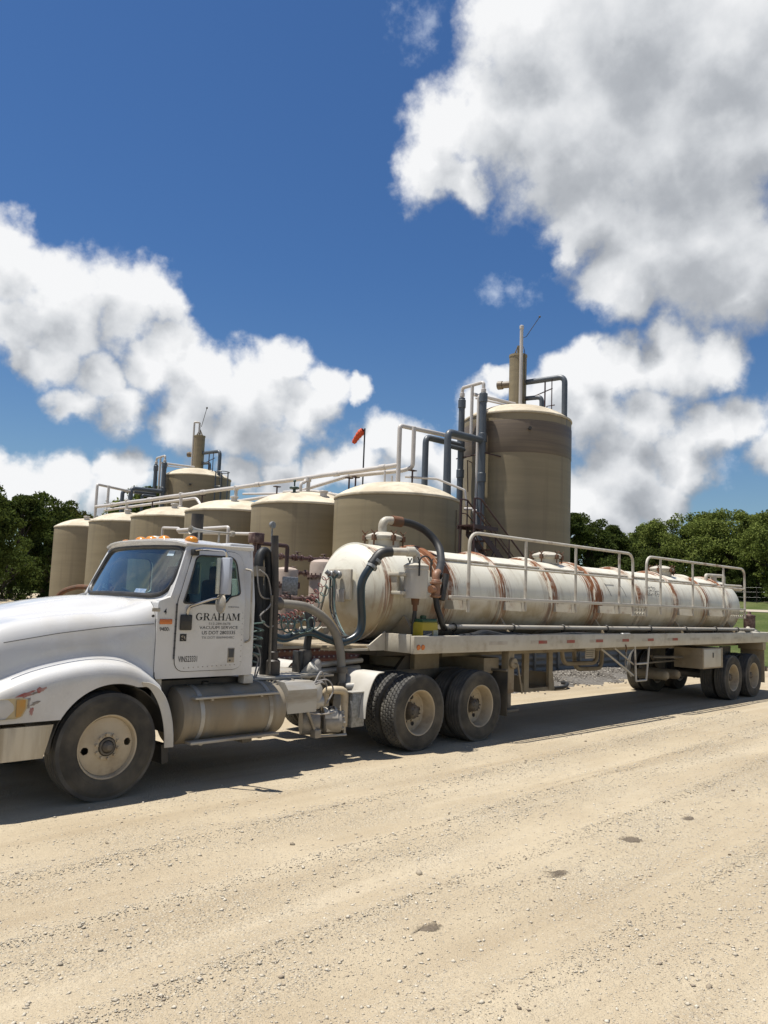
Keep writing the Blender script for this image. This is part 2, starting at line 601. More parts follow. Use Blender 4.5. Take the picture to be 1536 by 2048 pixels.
M['rust'] = paint('rusty_steel', (.20, .082, .035), .8, c2=(.13, .085, .055), sc=9, amt=.8, bump=.3, bsc=120)
M['rail'] = paint('handrail_paint', (.70, .66, .565), .5, c2=(.58, .52, .42), sc=3, amt=.6, dust=(.19, .085, .038), dsc=3.2, damt=.9, dcut=.60)
M['steel'] = paint('dark_chassis_steel', (.045, .042, .038), .55, c2=(.13, .10, .075), sc=4, amt=.7)
M['chassis'] = paint('dusty_chassis_frame', (.16, .145, .12), .7, c2=(.33, .28, .21), sc=3, amt=.8)
M['dark'] = paint('black_plastic', (.022, .022, .022), .5, c2=(.09, .08, .065), sc=5, amt=.5)
M['rubber'] = paint('tyre_rubber', (.075, .073, .070), .75, c2=(.20, .185, .155), sc=2.6, amt=.85, bump=.12, bsc=90, spec=.3)
M['rubber_groove'] = paint('tyre_groove', (.022, .021, .020), .85)
M['rubber_dusty'] = paint('tyre_sidewall_dust', (.070, .066, .058), .85, c2=(.19, .165, .125), sc=2.2, amt=.9, bump=.1, bsc=90, spec=.2)
M['wheel'] = paint('wheel_dusty_cream', (.68, .565, .39), .55, c2=(.52, .415, .27), sc=3.5, amt=.8, dust=(.27, .20, .13), dsc=5, damt=.6, dcut=.60)
M['hub'] = paint('greasy_hub', (.20, .17, .13), .55, c2=(.07, .06, .05), sc=9, amt=.8)
M['alu'] = paint('dusty_aluminium', (.60, .575, .52), .45, metal=.35, c2=(.46, .41, .33), sc=2.5, amt=.8, stretch=(.5, 1, 2.2), dust=DUST, dsc=2.5, damt=.55, dcut=.52)
M['alu_tank'] = paint('dusty_fuel_tank_aluminium', (.40, .37, .31), .42, metal=.38, c2=(.20, .17, .125), sc=2.0, amt=.9, stretch=(2.4, 1, .6), dust=(.46, .38, .265), dsc=1.6, damt=.9, dcut=.43)
M['chrome'] = paint('mirror_chrome', (.62, .61, .60), .16, metal=1., c2=(.42, .40, .36), sc=6, amt=.5)
M['galv'] = paint('galvanised_plate', (.40, .41, .41), .5, metal=.5, c2=(.24, .24, .23), sc=28, amt=.9, det=2)
M['amber'] = paint('amber_lens', (.85, .33, .02), .22, c2=(.55, .16, .01), sc=8, amt=.4, coat=.4)
M['orange_lens'] = paint('orange_marker', (.75, .19, .02), .25, coat=.4)
M['red'] = paint('reflector_red', (.42, .045, .035), .35, c2=(.33, .14, .11), sc=9, amt=.8)
M['reflect_white'] = paint('reflector_white', (.62, .56, .48), .35, c2=(.45, .38, .30), sc=9, amt=.7)
M['black_ink'] = paint('black_lettering', (.018, .018, .018), .5)
M['grey_ink'] = paint('faded_lettering', (.20, .195, .185), .6)
M['hose'] = paint('black_hose', (.022, .025, .028), .55, c2=(.06, .056, .05), sc=5, amt=.6, spec=.3)
M['hose_blue'] = paint('blue_black_hose', (.014, .030, .042), .28, c2=(.055, .060, .060), sc=4, amt=.6)
M['hose_teal'] = paint('hose_teal_stripe', (.035, .10, .12), .4, c2=(.10, .11, .11), sc=5, amt=.5)
M['hose_grey'] = paint('dusty_suction_hose', (.30, .275, .23), .6, c2=(.19, .17, .14), sc=4, amt=.7)
M['air_red'] = paint('red_air_line', (.30, .09, .075), .5)
M['air_green'] = paint('green_air_line', (.10, .18, .16), .45, c2=(.28, .30, .28), sc=9, amt=.6)
M['cable'] = paint('grey_cable', (.34, .32, .30), .55)
M['tank'] = None
M['pvc'] = paint('white_pvc_pipe', (.74, .70, .66), .42, c2=(.60, .55, .49), sc=1.6, amt=.5)
M['pvc_grey'] = paint('grey_pvc_pipe', (.095, .115, .14), .42, c2=(.14, .155, .17), sc=2, amt=.6)
M['maroon'] = paint('maroon_paint', (.10, .042, .036), .55, c2=(.065, .032, .028), sc=5, amt=.6, dust=(.42, .31, .25), dsc=7, damt=.75, dcut=.54)
M['maroon_dark'] = paint('dark_maroon_steel', (.050, .020, .020), .5, c2=(.10, .05, .04), sc=5, amt=.6)
M['pinkish'] = paint('pinkish_tan_vessel', (.60, .485, .40), .5, c2=(.48, .37, .295), sc=2, amt=.6, dust=RUST, dsc=4, damt=.5, dcut=.66)
M['wall_red'] = paint('red_steel_panel', (.105, .027, .022), .6, c2=(.055, .018, .016), sc=3, amt=.7, dust=(.30, .22, .16), dsc=6, damt=.4, dcut=.58)
M['wall_grey'] = paint('grey_corrugated_steel', (.20, .205, .20), .6, metal=.15, c2=(.14, .138, .13), sc=2, amt=.6)
M['lip'] = paint('grey_wall_rail', (.27, .275, .27), .55, c2=(.19, .18, .17), sc=3, amt=.6)
M['concrete'] = paint('low_concrete_wall', (.27, .265, .25), .85, c2=(.20, .195, .18), sc=1.2, amt=.6, bump=.2)
M['sock'] = paint('orange_cloth', (.83, .115, .035), .75, c2=(.66, .075, .02), sc=5, amt=.5)
M['jug'] = paint('yellow_plastic', (.52, .40, .012), .42, c2=(.36, .28, .02), sc=6, amt=.4)
M['jug_green'] = paint('green_plastic_cap', (.012, .07, .022), .4)
M['jug_label'] = paint('dark_label', (.015, .03, .055), .5, c2=(.09, .10, .11), sc=30, amt=.6)
M['seat'] = paint('dark_upholstery', (.030, .030, .033), .85)
M['trim'] = paint('grey_cab_trim', (.10, .10, .098), .8)
M['liner'] = paint('grey_headliner', (.13, .14, .14), .85)
M['mirror_back'] = paint('pale_mirror_shell', (.56, .60, .68), .35, c2=(.46, .49, .54), sc=4, amt=.5)
M['mirror_glass'] = paint('mirror_face', (.62, .64, .68), .06, metal=1.)
M['glass'] = glass('windscreen_glass', (.66, .86, .86), 2.6)
M['glass_side'] = glass('side_window_glass', (.55, .72, .70), .7)
M['lens_clear'] = paint('headlight_lens', (.55, .43, .22), .12, c2=(.70, .62, .44), sc=6, amt=.6, coat=.6)
M['bark'] = paint('bark', (.085, .066, .048), .95, c2=(.045, .036, .028), sc=6, amt=.8, stretch=(1, 1, .25), bump=.4)
M['wood'] = paint('grey_wood_post', (.22, .19, .155), .9, c2=(.13, .11, .09), sc=6, amt=.7, stretch=(1, 1, .2))
M['wire'] = paint('fence_wire', (.30, .30, .29), .5, metal=.6)
M['stone'] = None


def make_barrel_mat():
    """cream tank paint: rust runs down from each stiffening ring, grime and scratches in between"""
    k = NK('tank_barrel_cream_rusting')
    v = k.coord()
    x, y, z = k.sep(v)[:3]
    dist = None
    for rx, w in ((4.22, .9), (5.40, 1.5), (6.88, 1.1), (8.36, 1.15), (9.87, 1.45), (11.60, 1.25), (13.28, 1.1), (14.86, 1.2), (16.15, 1.3)):
        q = k.math('ABSOLUTE', k.math('SUBTRACT', x, rx + .05))
        q = k.math('MULTIPLY', k.math('SUBTRACT', 1.0, k.math('MULTIPLY', q, 2.6 / w)), w)
        dist = q if dist is None else k.math('MAXIMUM', dist, q)
    near = k.rng(dist, 0., 1.5)
    streak = k.noise(k.coord((13.0, .8, .8)), 2.4, 6, .6, .4)
    blot = k.noise(v, 1.7, 5, .6)
    rust = k.math('MULTIPLY', k.rng(k.math('ADD', streak, k.math('MULTIPLY', near, .22)), .575, .66), k.math('ADD', k.math('MULTIPLY', near, 1.45), .10))
    rust = k.math('MULTIPLY', rust, k.rng(blot, .36, .54, .12, 1.15))
    # rust lies heaviest on the crown and peters out down the side
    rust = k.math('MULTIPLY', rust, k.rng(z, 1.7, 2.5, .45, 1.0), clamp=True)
    base = k.mix(k.math('MULTIPLY', k.rng(k.noise(v, 1.1, 5), .35, .7), .6), (.67, .645, .55), (.57, .535, .425))
    grime = k.rng(k.noise(k.coord((3.0, .8, .8)), 1.7, 7, .65), .50, .72)
    base = k.mix(k.math('MULTIPLY', grime, .55), base, (.33, .265, .172))
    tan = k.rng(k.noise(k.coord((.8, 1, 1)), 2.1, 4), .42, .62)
    low = k.math('MULTIPLY', k.rng(z, 2.12, 1.88), k.math('MULTIPLY_ADD', tan, .45, .48))      # darker tan blended in over the lower half
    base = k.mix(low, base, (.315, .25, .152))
    col = k.mix(rust, base, k.mix(k.noise(v, 14, 3), (.105, .033, .012), (.275, .102, .030)))
    speck = k.rng(k.noise(v, 38, 2), .70, .76)
    col = k.mix(k.math('MULTIPLY', speck, .7), col, (.10, .06, .04))
    k.bsdf(color=col, rough=k.math('MULTIPLY_ADD', rust, .4, .38), normal=k.bump(k.noise(v, 5, 3), .05, .02))
    return k.m


def make_fibre_mat():
    """tan filament-wound tank: faint winding bands, a browner belt under the rim of the tall ones, pale weathered crown"""
    k = NK('tan_fibreglass')
    v = k.coord()
    z = k.sep(v)[2]
    inf = k.N.new('ShaderNodeObjectInfo')
    wind = k.noise(k.coord((.15, .15, 2.2)), 1.6, 5, .6)
    col = k.mix(k.rng(wind, .35, .68), (.250, .205, .122), (.208, .168, .098))
    run = k.rng(k.noise(k.coord((2.4, 2.4, .10)), 1.5, 5), .52, .72)
    col = k.mix(k.math('MULTIPLY', run, .5), col, (.135, .105, .066))
    col = k.mix(k.math('MULTIPLY', inf.outputs['Random'], .25), col, (.21, .162, .104))
    fine = k.noise(k.coord((1, 1, 8)), 9, 3)
    k.bsdf(color=col, rough=.55, normal=k.bump(fine, .12, .01))
    return k.m


def make_crown_mat():
    k = NK('weathered_fibreglass_crown')
    v = k.coord()
    col = k.mix(k.rng(k.noise(v, 1.1, 6, .65), .36, .66), (.56, .50, .385), (.40, .34, .245))
    col = k.mix(k.math('MULTIPLY', k.rng(k.noise(v, 4, 6), .55, .7), .4), col, (.22, .18, .13))
    k.bsdf(color=col, rough=.8)
    return k.m


def make_belt_mat():
    k = NK('brown_fibreglass_belt')
    col = k.mix(k.rng(k.noise(k.coord((.15, .15, 5)), 2.2, 5, .6), .35, .68), (.112, .084, .060), (.160, .122, .078))
    k.bsdf(color=col, rough=.5)
    return k.m


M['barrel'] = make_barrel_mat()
M['tank'] = make_fibre_mat()
M['crown'] = make_crown_mat()
M['belt'] = make_belt_mat()


# ------------------------------------------------------------------ ground
def sst(a, b, x):
    t = np.clip((x - a) / (b - a), 0, 1)
    return t * t * (3 - 2 * t)


def ground_z(x, y):
    """the yard is flat apart from wheel ruts; the field beyond the trailer climbs gently"""
    x = np.asarray(x, float); y = np.asarray(y, float)
    z = 3.3 * sst(24, 72, x) * (1 - .75 * sst(45, 110, y))
    z = z + 1.1 * np.maximum(sst(14, 38, y) * sst(10, 4, x), sst(36, 46, y))
    q = y - .045 * x + .05 * np.sin(x * .35)
    rut = np.zeros_like(x)
    for c, w, a in ((-2.35, .20, -.030), (-2.75, .13, .024), (-3.3, .24, -.030), (-3.72, .11, .022), (-4.35, .26, -.036), (-4.75, .12, .028), (-5.5, .3, -.030), (-6.0, .16, .026), (-1.6, .2, -.012), (-.6, .5, .008)):
        rut = rut + a * np.exp(-((q - c) / w) ** 2)
    near = sst(40, 20, np.hypot(x - 3, y + 3))
    rip = .006 * np.sin(x * 2.1 + y * 3.3) * np.sin(x * .7 - y * 1.9)
    under = sst(-1.7, -1.2, y) * sst(1.9, 1.4, y)           # hard packed where the truck stands
    return z + (.75 * rut + rip) * near * (1 - under)


def make_ground_mat():
    k = NK('crushed_limestone_lot')
    v = k.coord()
    big = k.noise(v, .55, 5, .6)
    track = k.noise(k.coord((.10, 1.7, 1)), 1.0, 5, .6, .3)      # bands along the driving direction
    fine = k.noise(v, 19, 6, .7)
    vor = k.N.new('ShaderNodeTexVoronoi'); k.L.new(v, vor.inputs['Vector']); vor.inputs['Scale'].default_value = 48
    vor2 = k.N.new('ShaderNodeTexVoronoi'); k.L.new(v, vor2.inputs['Vector']); vor2.inputs['Scale'].default_value = 110
    col = k.mix(k.rng(big, .35, .68), (.352, .290, .200), (.402, .339, .240))
    col = k.mix(k.math('MULTIPLY', k.rng(track, .48, .66), .6), col, (.290, .230, .152))
    col = k.mix(k.math('MULTIPLY', k.rng(track, .47, .32), .6), col, (.444, .380, .277))
    grit = k.rng(fine, .45, .72)
    col = k.mix(k.math('MULTIPLY', grit, .35), col, (.28, .23, .162))
    hue = k.sep(vor.outputs['Color'])[0]
    loose = k.rng(k.noise(k.coord((.35, 1.0, 1)), 1.4, 6, .62), .42, .62)      # where loose stones lie
    cell = k.mix(hue, (.28, .236, .174), (.50, .445, .345))
    inner = k.rng(vor.outputs['Distance'], .55, .30)
    col = k.mix(k.math('MULTIPLY', k.math('MULTIPLY', inner, loose), .75), col, cell)
    h = k.math('MULTIPLY', k.rng(vor.outputs['Distance'], .62, .05), loose)
    h = k.math('ADD', h, k.math('MULTIPLY', k.rng(vor2.outputs['Distance'], .6, .05), .35))
    h = k.math('ADD', h, k.math('MULTIPLY', fine, .6))
    k.bsdf(color=col, rough=.95, spec=.15, normal=k.bump(h, .7, .013))
    return k.m


def make_field_mat():
    k = NK('rough_pasture')
    v = k.coord()
    col = k.mix(k.rng(k.noise(v, .35, 6, .65), .36, .66), (.062, .086, .024), (.100, .118, .040))
    col = k.mix(k.math('MULTIPLY', k.rng(k.noise(k.coord((.05, .3, 1)), 1.2, 5), .5, .68), .6), col, (.125, .134, .055))
    col = k.mix(k.math('MULTIPLY', k.rng(k.noise(v, 6, 4), .5, .7), .5), col, (.035, .050, .014))
    k.bsdf(color=col, rough=.95, spec=.1, normal=k.bump(k.noise(v, 5, 5), .8, .3))
    return k.m


def make_ground():
    far = [25, 31, 40, 52, 68, 90, 120, 170, 260, 420, 700, 1200, 2000]
    xs = np.array([-f for f in far[::-1]] + list(np.arange(-12, 24.01, .14)) + [25 + .0 * 0] + far[1:])
    xs = np.unique(np.concatenate([xs, np.arange(24, 130, 3.0)]))
    ys = np.unique(np.concatenate([[-f for f in far[::-1]], np.arange(-20, -9, 1.0), np.arange(-9, 3.01, .12), np.arange(3, 40, 2.0), np.arange(40, 170, 6), far]))
    X, Y = np.meshgrid(xs, ys)
    Z = ground_z(X, Y)
    nx, ny = len(xs), len(ys)
    co = np.stack([X, Y, Z], -1).reshape(-1, 3)
    i = np.arange((ny - 1) * nx).reshape(ny - 1, nx)[:, :-1].ravel()
    faces = np.stack([i, i + 1, i + 1 + nx, i + nx], 1)
    me = bpy.data.meshes.new('ground')
    me.vertices.add(len(co)); me.vertices.foreach_set('co', co.ravel())
    me.loops.add(faces.size); me.loops.foreach_set('vertex_index', faces.ravel())
    me.polygons.add(len(faces)); me.polygons.foreach_set('loop_start', np.arange(len(faces)) * 4)
    me.update(); me.validate(); me.shade_smooth()
    o = link('ground', me, make_ground_mat())
    tag(o, 'pale tan crushed limestone lot with wheel tracks', None, kind='structure')
    return o


ground = make_ground()


def make_field():
    xs = np.concatenate([np.arange(26.5, 60, 2.5), np.arange(60, 220, 8.0)])
    ys = np.arange(-90, 130, 5.0)
    m = MB()
    rows = []
    for y in ys:
        sh = 2.2 * math.sin(y * .21) + .9 * math.sin(y * .9)
        off = 10 * max(0, (y - 34) / 20)
        rows.append([(float(x) + (sh if k == 0 else 0) + off, float(y), float(ground_z(x + (sh if k == 0 else 0) + off, y)) + .02) for k, x in enumerate(xs)])
    m.sheet(rows)
    o = m.build('field', make_field_mat(), fix=False)
    tag(o, 'green pasture rising behind the rear of the tank trailer', None, kind='structure')
    m = MB()
    rows = []
    for y in (82, 95, 130, 200):
        rows.append([(x + 2 * math.sin(x), y + 1.5 * math.sin(x * .3), float(ground_z(x, y)) + .02) for x in np.arange(-60, 110, 6.0)])
    m.sheet(rows)
    o = m.build('woodland_floor', make_field_mat(), fix=False)
    tag(o, 'weedy green strip at the foot of the far trees', None, kind='structure')


make_field()


def stones(name, pos, size, flat=.6, mat=None, seed=1, base=0, parent=None):
    """loose stones as one mesh: an eight- or twenty-faced pebble per position, each bent and turned its own way"""
    rng = np.random.default_rng(seed)
    if base == 0:
        bv = np.array([(1, 0, 0), (-1, 0, 0), (0, 1, 0), (0, -1, 0), (0, 0, 1), (0, 0, -1)], float)
        bf = np.array([(0, 2, 4), (2, 1, 4), (1, 3, 4), (3, 0, 4), (2, 0, 5), (1, 2, 5), (3, 1, 5), (0, 3, 5)])
    else:
        bm = bmesh.new(); bmesh.ops.create_icosphere(bm, subdivisions=1, radius=1.0)
        bm.verts.index_update()
        bv = np.array([v.co[:] for v in bm.verts]); bf = np.array([[v.index for v in f.verts] for f in bm.faces]); bm.free()
    n, nv = len(pos), len(bv)
    P = bv[None] * (1 + rng.uniform(-.32, .32, (n, nv, 1))) + rng.uniform(-.12, .12, (n, nv, 3))
    P = P * (size[:, None, None] * np.stack([np.ones(n), rng.uniform(.55, 1, n), flat * rng.uniform(.6, 1.2, n)], 1)[:, None, :])
    a = rng.uniform(0, 2 * PI, n); ca, sa = np.cos(a)[:, None], np.sin(a)[:, None]
    x, y, z = P[..., 0], P[..., 1], P[..., 2]
    z = z + x * rng.uniform(-.35, .35, (n, 1))
    P = np.stack([x * ca - y * sa, x * sa + y * ca, z], -1) + pos[:, None, :]
    F = (bf[None] + (np.arange(n) * nv)[:, None, None]).reshape(-1, 3)
    me = bpy.data.meshes.new(name)
    me.vertices.add(n * nv); me.vertices.foreach_set('co', P.reshape(-1, 3).ravel())
    me.loops.add(F.size); me.loops.foreach_set('vertex_index', F.ravel())
    me.polygons.add(len(F)); me.polygons.foreach_set('loop_start', np.arange(len(F)) * 3)
    me.update(); me.validate()
    return link(name, me, mat, parent)


def make_stone_mat(name, a, b, c):
    k = NK(name)
    g = k.N.new('ShaderNodeNewGeometry')
    r = g.outputs['Random Per Island']
    col = k.mix(k.rng(r, .0, .7, smooth=False), a, b)
    col = k.mix(k.rng(r, .82, .95), col, c)
    col = k.mix(k.math('MULTIPLY', k.noise(k.coord(), 60, 3), .3), col, (.20, .16, .115))
    k.bsdf(color=col, rough=.9, spec=.2)
    return k.m


def scatter_lot():
    rng = np.random.default_rng(5)
    # density falls off with distance from where one stands and follows the loose strips between the wheel tracks
    n = 560000
    x = rng.uniform(-6.5, 13, n); y = rng.uniform(-8.2, -1.3, n)
    q = y - .045 * x + .05 * np.sin(x * .35)
    band = np.zeros(n)
    for c, w in ((-2.75, .3), (-3.85, .32), (-4.9, .4), (-6.2, .55), (-7.3, .5), (-5.5, .15)):
        band = np.maximum(band, np.exp(-((q - c) / w) ** 2))
    clump = .5 + .5 * np.sin(x * 1.9 + 1.3 * np.sin(y * 2.3)) * np.sin(y * 2.7 + x * .6)
    d = np.hypot(x + 3.7, y + 8.5)
    p = (.16 + .62 * band) * (.35 + .65 * clump) * np.clip(6.5 / d, .12, 1.2) * (d > 2.2)
    keep = rng.uniform(0, 1, n) < p
    x, y, d = x[keep], y[keep], d[keep]
    s = .0030 + .0034 * rng.pareto(3.4, len(x)); s = np.clip(s * (1 + .05 * d), .0030, .019)
    z = ground_z(x, y) + s * .12
    o = stones('gravel', np.stack([x, y, z], 1), s, .55, make_stone_mat('loose_limestone', (.38, .33, .252), (.56, .51, .415), (.29, .24, .185)), 3)
    tag(o, 'loose limestone chips scattered over the lot', 'gravel', kind='stuff')
    n = 170
    x = rng.uniform(-6, 16, n); y = rng.uniform(-8.0, -1.6, n)
    s = .012 + .008 * rng.pareto(2.8, n); s = np.clip(s, .012, .040)
    z = ground_z(x, y) + s * .15
    o = stones('gravel', np.stack([x, y, z], 1), s, .6, make_stone_mat('bigger_limestone', (.22, .18, .13), (.37, .32, .245), (.13, .10, .075)), 8, base=1)
    tag(o, 'bigger stones lying about on the lot', 'gravel', kind='stuff')
    # grey crushed rock heaped along the foot of the containment wall
    n = 11000
    x = rng.uniform(9.0, 22.5, n); y = 4.33 - np.abs(rng.normal(0, .75, n)) ** 1.0
    y = np.where(y < 1.7, rng.uniform(2.6, 4.3, n), y)
    s = rng.uniform(.015, .040, n)
    hh = .13 * sst(2.6, 4.2, y)
    z = hh + s * .2
    o = stones('crushed_rock', np.stack([x, y, z], 1), s, .7, make_stone_mat('grey_crushed_rock', (.07, .065, .058), (.165, .153, .135), (.33, .31, .275)), 9, base=1)
    tag(o, 'grey crushed rock along the foot of the containment wall', 'crushed rock', kind='stuff')
    m = MB()
    rows = []
    for yy, zz in ((2.2, -.01), (2.8, .02), (3.5, .075), (4.36, .13)):
        rows.append([(xx, yy + .12 * math.sin(xx * 2.7), zz + .012 * math.sin(xx * 5 + yy * 9)) for xx in np.arange(8.6, 23, .3)])
    m.sheet(rows)
    k = NK('grey_rock_bed')
    v = k.coord()
    c = k.voro(v, 16, out='Color')
    k.bsdf(color=k.mix(k.sep(c)[0], (.075, .068, .06), (.15, .138, .12)), rough=.95, normal=k.bump(k.voro(v, 16), .9, .03))
    o = m.build('rock_bed', k.m)
    tag(o, 'bank of fine grey rock against the containment wall', None, kind='structure')


scatter_lot()


def oil_stains():
    k = NK('wet_oil_patch')
    v = k.coord()
    pb = k.N.new('ShaderNodeBsdfPrincipled')
    k.put(pb.inputs['Base Color'], k.mix(k.noise(v, 45, 5), (.060, .046, .031), (.17, .132, .088)))
    pb.inputs['Roughness'].default_value = .7
    k.L.new(k.bump(k.noise(v, 60, 5), .8, .012), pb.inputs['Normal'])
    # the oil soaks away towards its edge, so the gravel shows through there
    q = k.N.new('ShaderNodeVectorMath'); q.operation = 'DISTANCE'; k.L.new(k.coord(kind='Generated'), q.inputs[0]); q.inputs[1].default_value = (.5, .5, .5)
    f = k.rng(k.math('ADD', q.outputs['Value'], k.math('MULTIPLY', k.math('SUBTRACT', k.noise(v, 55, 5), .5), .55)), .46, .22)
    tr = k.N.new('ShaderNodeBsdfTransparent'); mx = k.N.new('ShaderNodeMixShader')
    k.L.new(f, mx.inputs[0]); k.L.new(tr.outputs[0], mx.inputs[1]); k.L.new(pb.outputs[0], mx.inputs[2]); k.L.new(mx.outputs[0], k.out.inputs[0])
    S = [(.19, -5.09, .14, .085, 'dark oil patch on the gravel closest to the camera'),
         (1.65, -5.07, .18, .07, 'wide flat oil patch, second closest to the camera'),
         (2.99, -4.98, .16, .10, 'roundest dark oil patch, third in the row of drips'),
         (4.09, -5.01, .14, .055, 'thin far oil smear, last in the row of drips')]
    for n_, (x, y, rx, ry, lab) in enumerate(S):
        m = MB()
        rnd = random.Random(n_ + 3)
        N = 26
        ph = [rnd.uniform(0, 6.28) for _ in range(4)]
        rim, mid = [], []
        for i in range(N):
            a = 2 * PI * i / N
            q = 1 + .28 * math.sin(2 * a + ph[0]) + .22 * math.sin(3 * a + ph[1]) + .17 * math.sin(5 * a + ph[2]) + rnd.uniform(-.13, .13)
            px, py = x + rx * q * math.cos(a) * .8 + ry * .5 * math.sin(a), y + ry * q * math.sin(a) - rx * .45 * math.cos(a)
            rim.append((px, py, float(ground_z(px, py)) + .001))
            px, py = x + (px - x) * .8, y + (py - y) * .8
            mid.append((px, py, float(ground_z(px, py)) + .005))
        c = (x, y, float(ground_z(x, y)) + .006)
        vs = rim + mid + [c]
        fs = [(i, (i + 1) % N, (i + 1) % N + N, i + N) for i in range(N)] + [(i + N, (i + 1) % N + N, 2 * N) for i in range(N)]
        m.add(vs, fs)
        tag(m.build('oil_stain', k.m), lab, 'oil stain', 'oil patches dripped in a row across the lot')


# ------------------------------------------------------------------ trees
def make_leaf_mat(name, a, b, c):
    k = NK(name)
    g = k.N.new('ShaderNodeNewGeometry')
    col = k.mix(g.outputs['Random Per Island'], a, b)
    col = k.mix(k.rng(k.noise(k.coord(), .55, 4), .42, .66), col, c)
    inf = k.N.new('ShaderNodeObjectInfo')
    col = k.mix(k.math('MULTIPLY', inf.outputs['Random'], .35), col, b)
    d = k.N.new('ShaderNodeBsdfDiffuse'); k.put(d.inputs[0], col)
    t = k.N.new('ShaderNodeBsdfTranslucent'); k.put(t.inputs[0], k.mix(.5, col, (.11, .14, .022)))
    s = k.N.new('ShaderNodeMixShader'); s.inputs[0].default_value = .30
    k.L.new(d.outputs[0], s.inputs[1]); k.L.new(t.outputs[0], s.inputs[2])
    k.L.new(s.outputs[0], k.out.inputs[0])
    return k.m


M['leaf_dark'] = make_leaf_mat('dark_oak_leaves', (.034, .052, .016), (.074, .098, .028), (.050, .064, .022))
M['leaf_mid'] = make_leaf_mat('elm_leaves', (.090, .122, .028), (.172, .205, .056), (.116, .138, .038))
M['leaf_olive'] = make_leaf_mat('olive_brown_leaves', (.062, .057, .019), (.092, .084, .029), (.048, .050, .018))


def tree_meshes(seed, H, W, mat, trunk_share=.34, clumps=70, leaves=95, leaf=.20, spire=0.0, open_=0.0):
    """trunk and limbs as one mesh, foliage as another: leaf-sized faces gathered in clumps through the crown"""
    rnd = random.Random(seed); rng = np.random.default_rng(seed)
    tr = MB()
    bend = (rnd.uniform(-.4, .4), rnd.uniform(-.4, .4))
    base_r = .030 * H
    top = .80 * H
    axis = [(bend[0] * t * t * W * .3 + .1 * math.sin(t * 7 + seed), bend[1] * t * t * W * .3 + .1 * math.cos(t * 6), top * t) for t in [i / 8 for i in range(9)]]
    tr.tube([(axis[0][0], axis[0][1], -.3)] + axis[1:], [base_r * 1.5] + [base_r * (1 - .85 * i / 8) for i in range(1, 9)], 8)
    cen = []
    lobes = [(rnd.uniform(0, 6.28), rnd.uniform(.25, .95), rnd.uniform(.55, 1.0)) for _ in range(9)]
    for i in range(clumps):
        a, hh, rr = lobes[i % 9] if rnd.random() < .65 else (rnd.uniform(0, 6.28), rnd.random(), rnd.random() ** .5)
        a += rnd.gauss(0, .35); hh = min(1, max(0, hh + rnd.gauss(0, .10)))
        env = math.sin(PI * (.12 + .80 * hh)) ** .7 * (1 - spire * hh)
        r = W * .5 * env * min(1.08, max(.15, rr + rnd.gauss(0, .12)))
        z = H * (trunk_share + (1 - trunk_share) * hh) - .25
        cen.append((r * math.cos(a) + bend[0] * W * .2, r * math.sin(a) + bend[1] * W * .2, z))
    for i in range(0, clumps, max(1, clumps // 16)):
        c = Vector(cen[i]); t = min(.9, max(.25, (c.z / top) * .62))
        k = min(7, int(t * 8)); a = Vector(axis[k])
        mid = a.lerp(c, .5) + Vector((rnd.uniform(-.25, .25), rnd.uniform(-.25, .25), .25))
        tr.tube(spline([a, mid, c], 4), [base_r * .42 * (1 - .8 * j / 8) for j in range(9)], 5)
    cen = np.array(cen)
    n = clumps * leaves
    ci = np.repeat(np.arange(clumps), leaves)
    cr = rng.uniform(.55, 1.15, clumps)[ci] * (.085 * W + .25)
    dvec = rng.normal(size=(n, 3)); dvec /= np.linalg.norm(dvec, axis=1)[:, None]
    P = cen[ci] + dvec * (cr * rng.uniform(.25, 1.0, n) ** .5)[:, None] * np.array([1.15, 1.15, .8])
    u = rng.normal(size=(n, 3)); u /= np.linalg.norm(u, axis=1)[:, None]
    w = np.cross(u, dvec + .6 * rng.normal(size=(n, 3))); w /= (np.linalg.norm(w, axis=1) + 1e-9)[:, None]
    s = (leaf * rng.uniform(.6, 1.35, n))[:, None]
    V = np.stack([P - u * s, P + w * s * .55, P + u * s, P - w * s * .55], 1).reshape(-1, 3)
    F = np.arange(n * 4).reshape(n, 4)
    me = bpy.data.meshes.new('crown')
    me.vertices.add(n * 4); me.vertices.foreach_set('co', V.ravel())
    me.loops.add(n * 4); me.loops.foreach_set('vertex_index', F.ravel())
    me.polygons.add(n); me.polygons.foreach_set('loop_start', np.arange(n) * 4)
    me.update(); me.validate(); me.materials.append(mat)
    tm = tr.mesh('trunk'); tm.materials.append(M['bark'])
    return tm, me


KINDS = {
    'dark': [tree_meshes(21, 10, 8.0, M['leaf_dark'], .14, 95, 150, .155), tree_meshes(22, 10, 7.0, M['leaf_dark'], .12, 90, 150, .15, .25)],
    'mid': [tree_meshes(31, 10, 9.0, M['leaf_mid'], .24, 95, 150, .15), tree_meshes(32, 10, 8.5, M['leaf_mid'], .26, 85, 150, .15), tree_meshes(33, 10, 9.5, M['leaf_mid'], .22, 100, 145, .155)],
    'olive': [tree_meshes(41, 10, 8.0, M['leaf_olive'], .15, 80, 140, .15)],
    'scrub': [tree_meshes(51, 10, 13.0, M['leaf_dark'], .02, 75, 85, .26), tree_meshes(52, 10, 13.0, M['leaf_mid'], .02, 75, 85, .26)],
}


def tree(kind, var, x, y, h, rz, label, group, wscale=1.0):
    tm, cm = KINDS[kind][var]
    s = h / 10.0
    o = thing('scrub_bush' if kind == 'scrub' else 'tree', (x, y, float(ground_z(x, y)) - .05), label, 'bush' if kind == 'scrub' else 'tree', group, rz)
    o.scale = (s * wscale, s * wscale, s)
    link('trunk', tm, None, o, world=False)
    link('crown', cm, None, o, world=False)
    return o


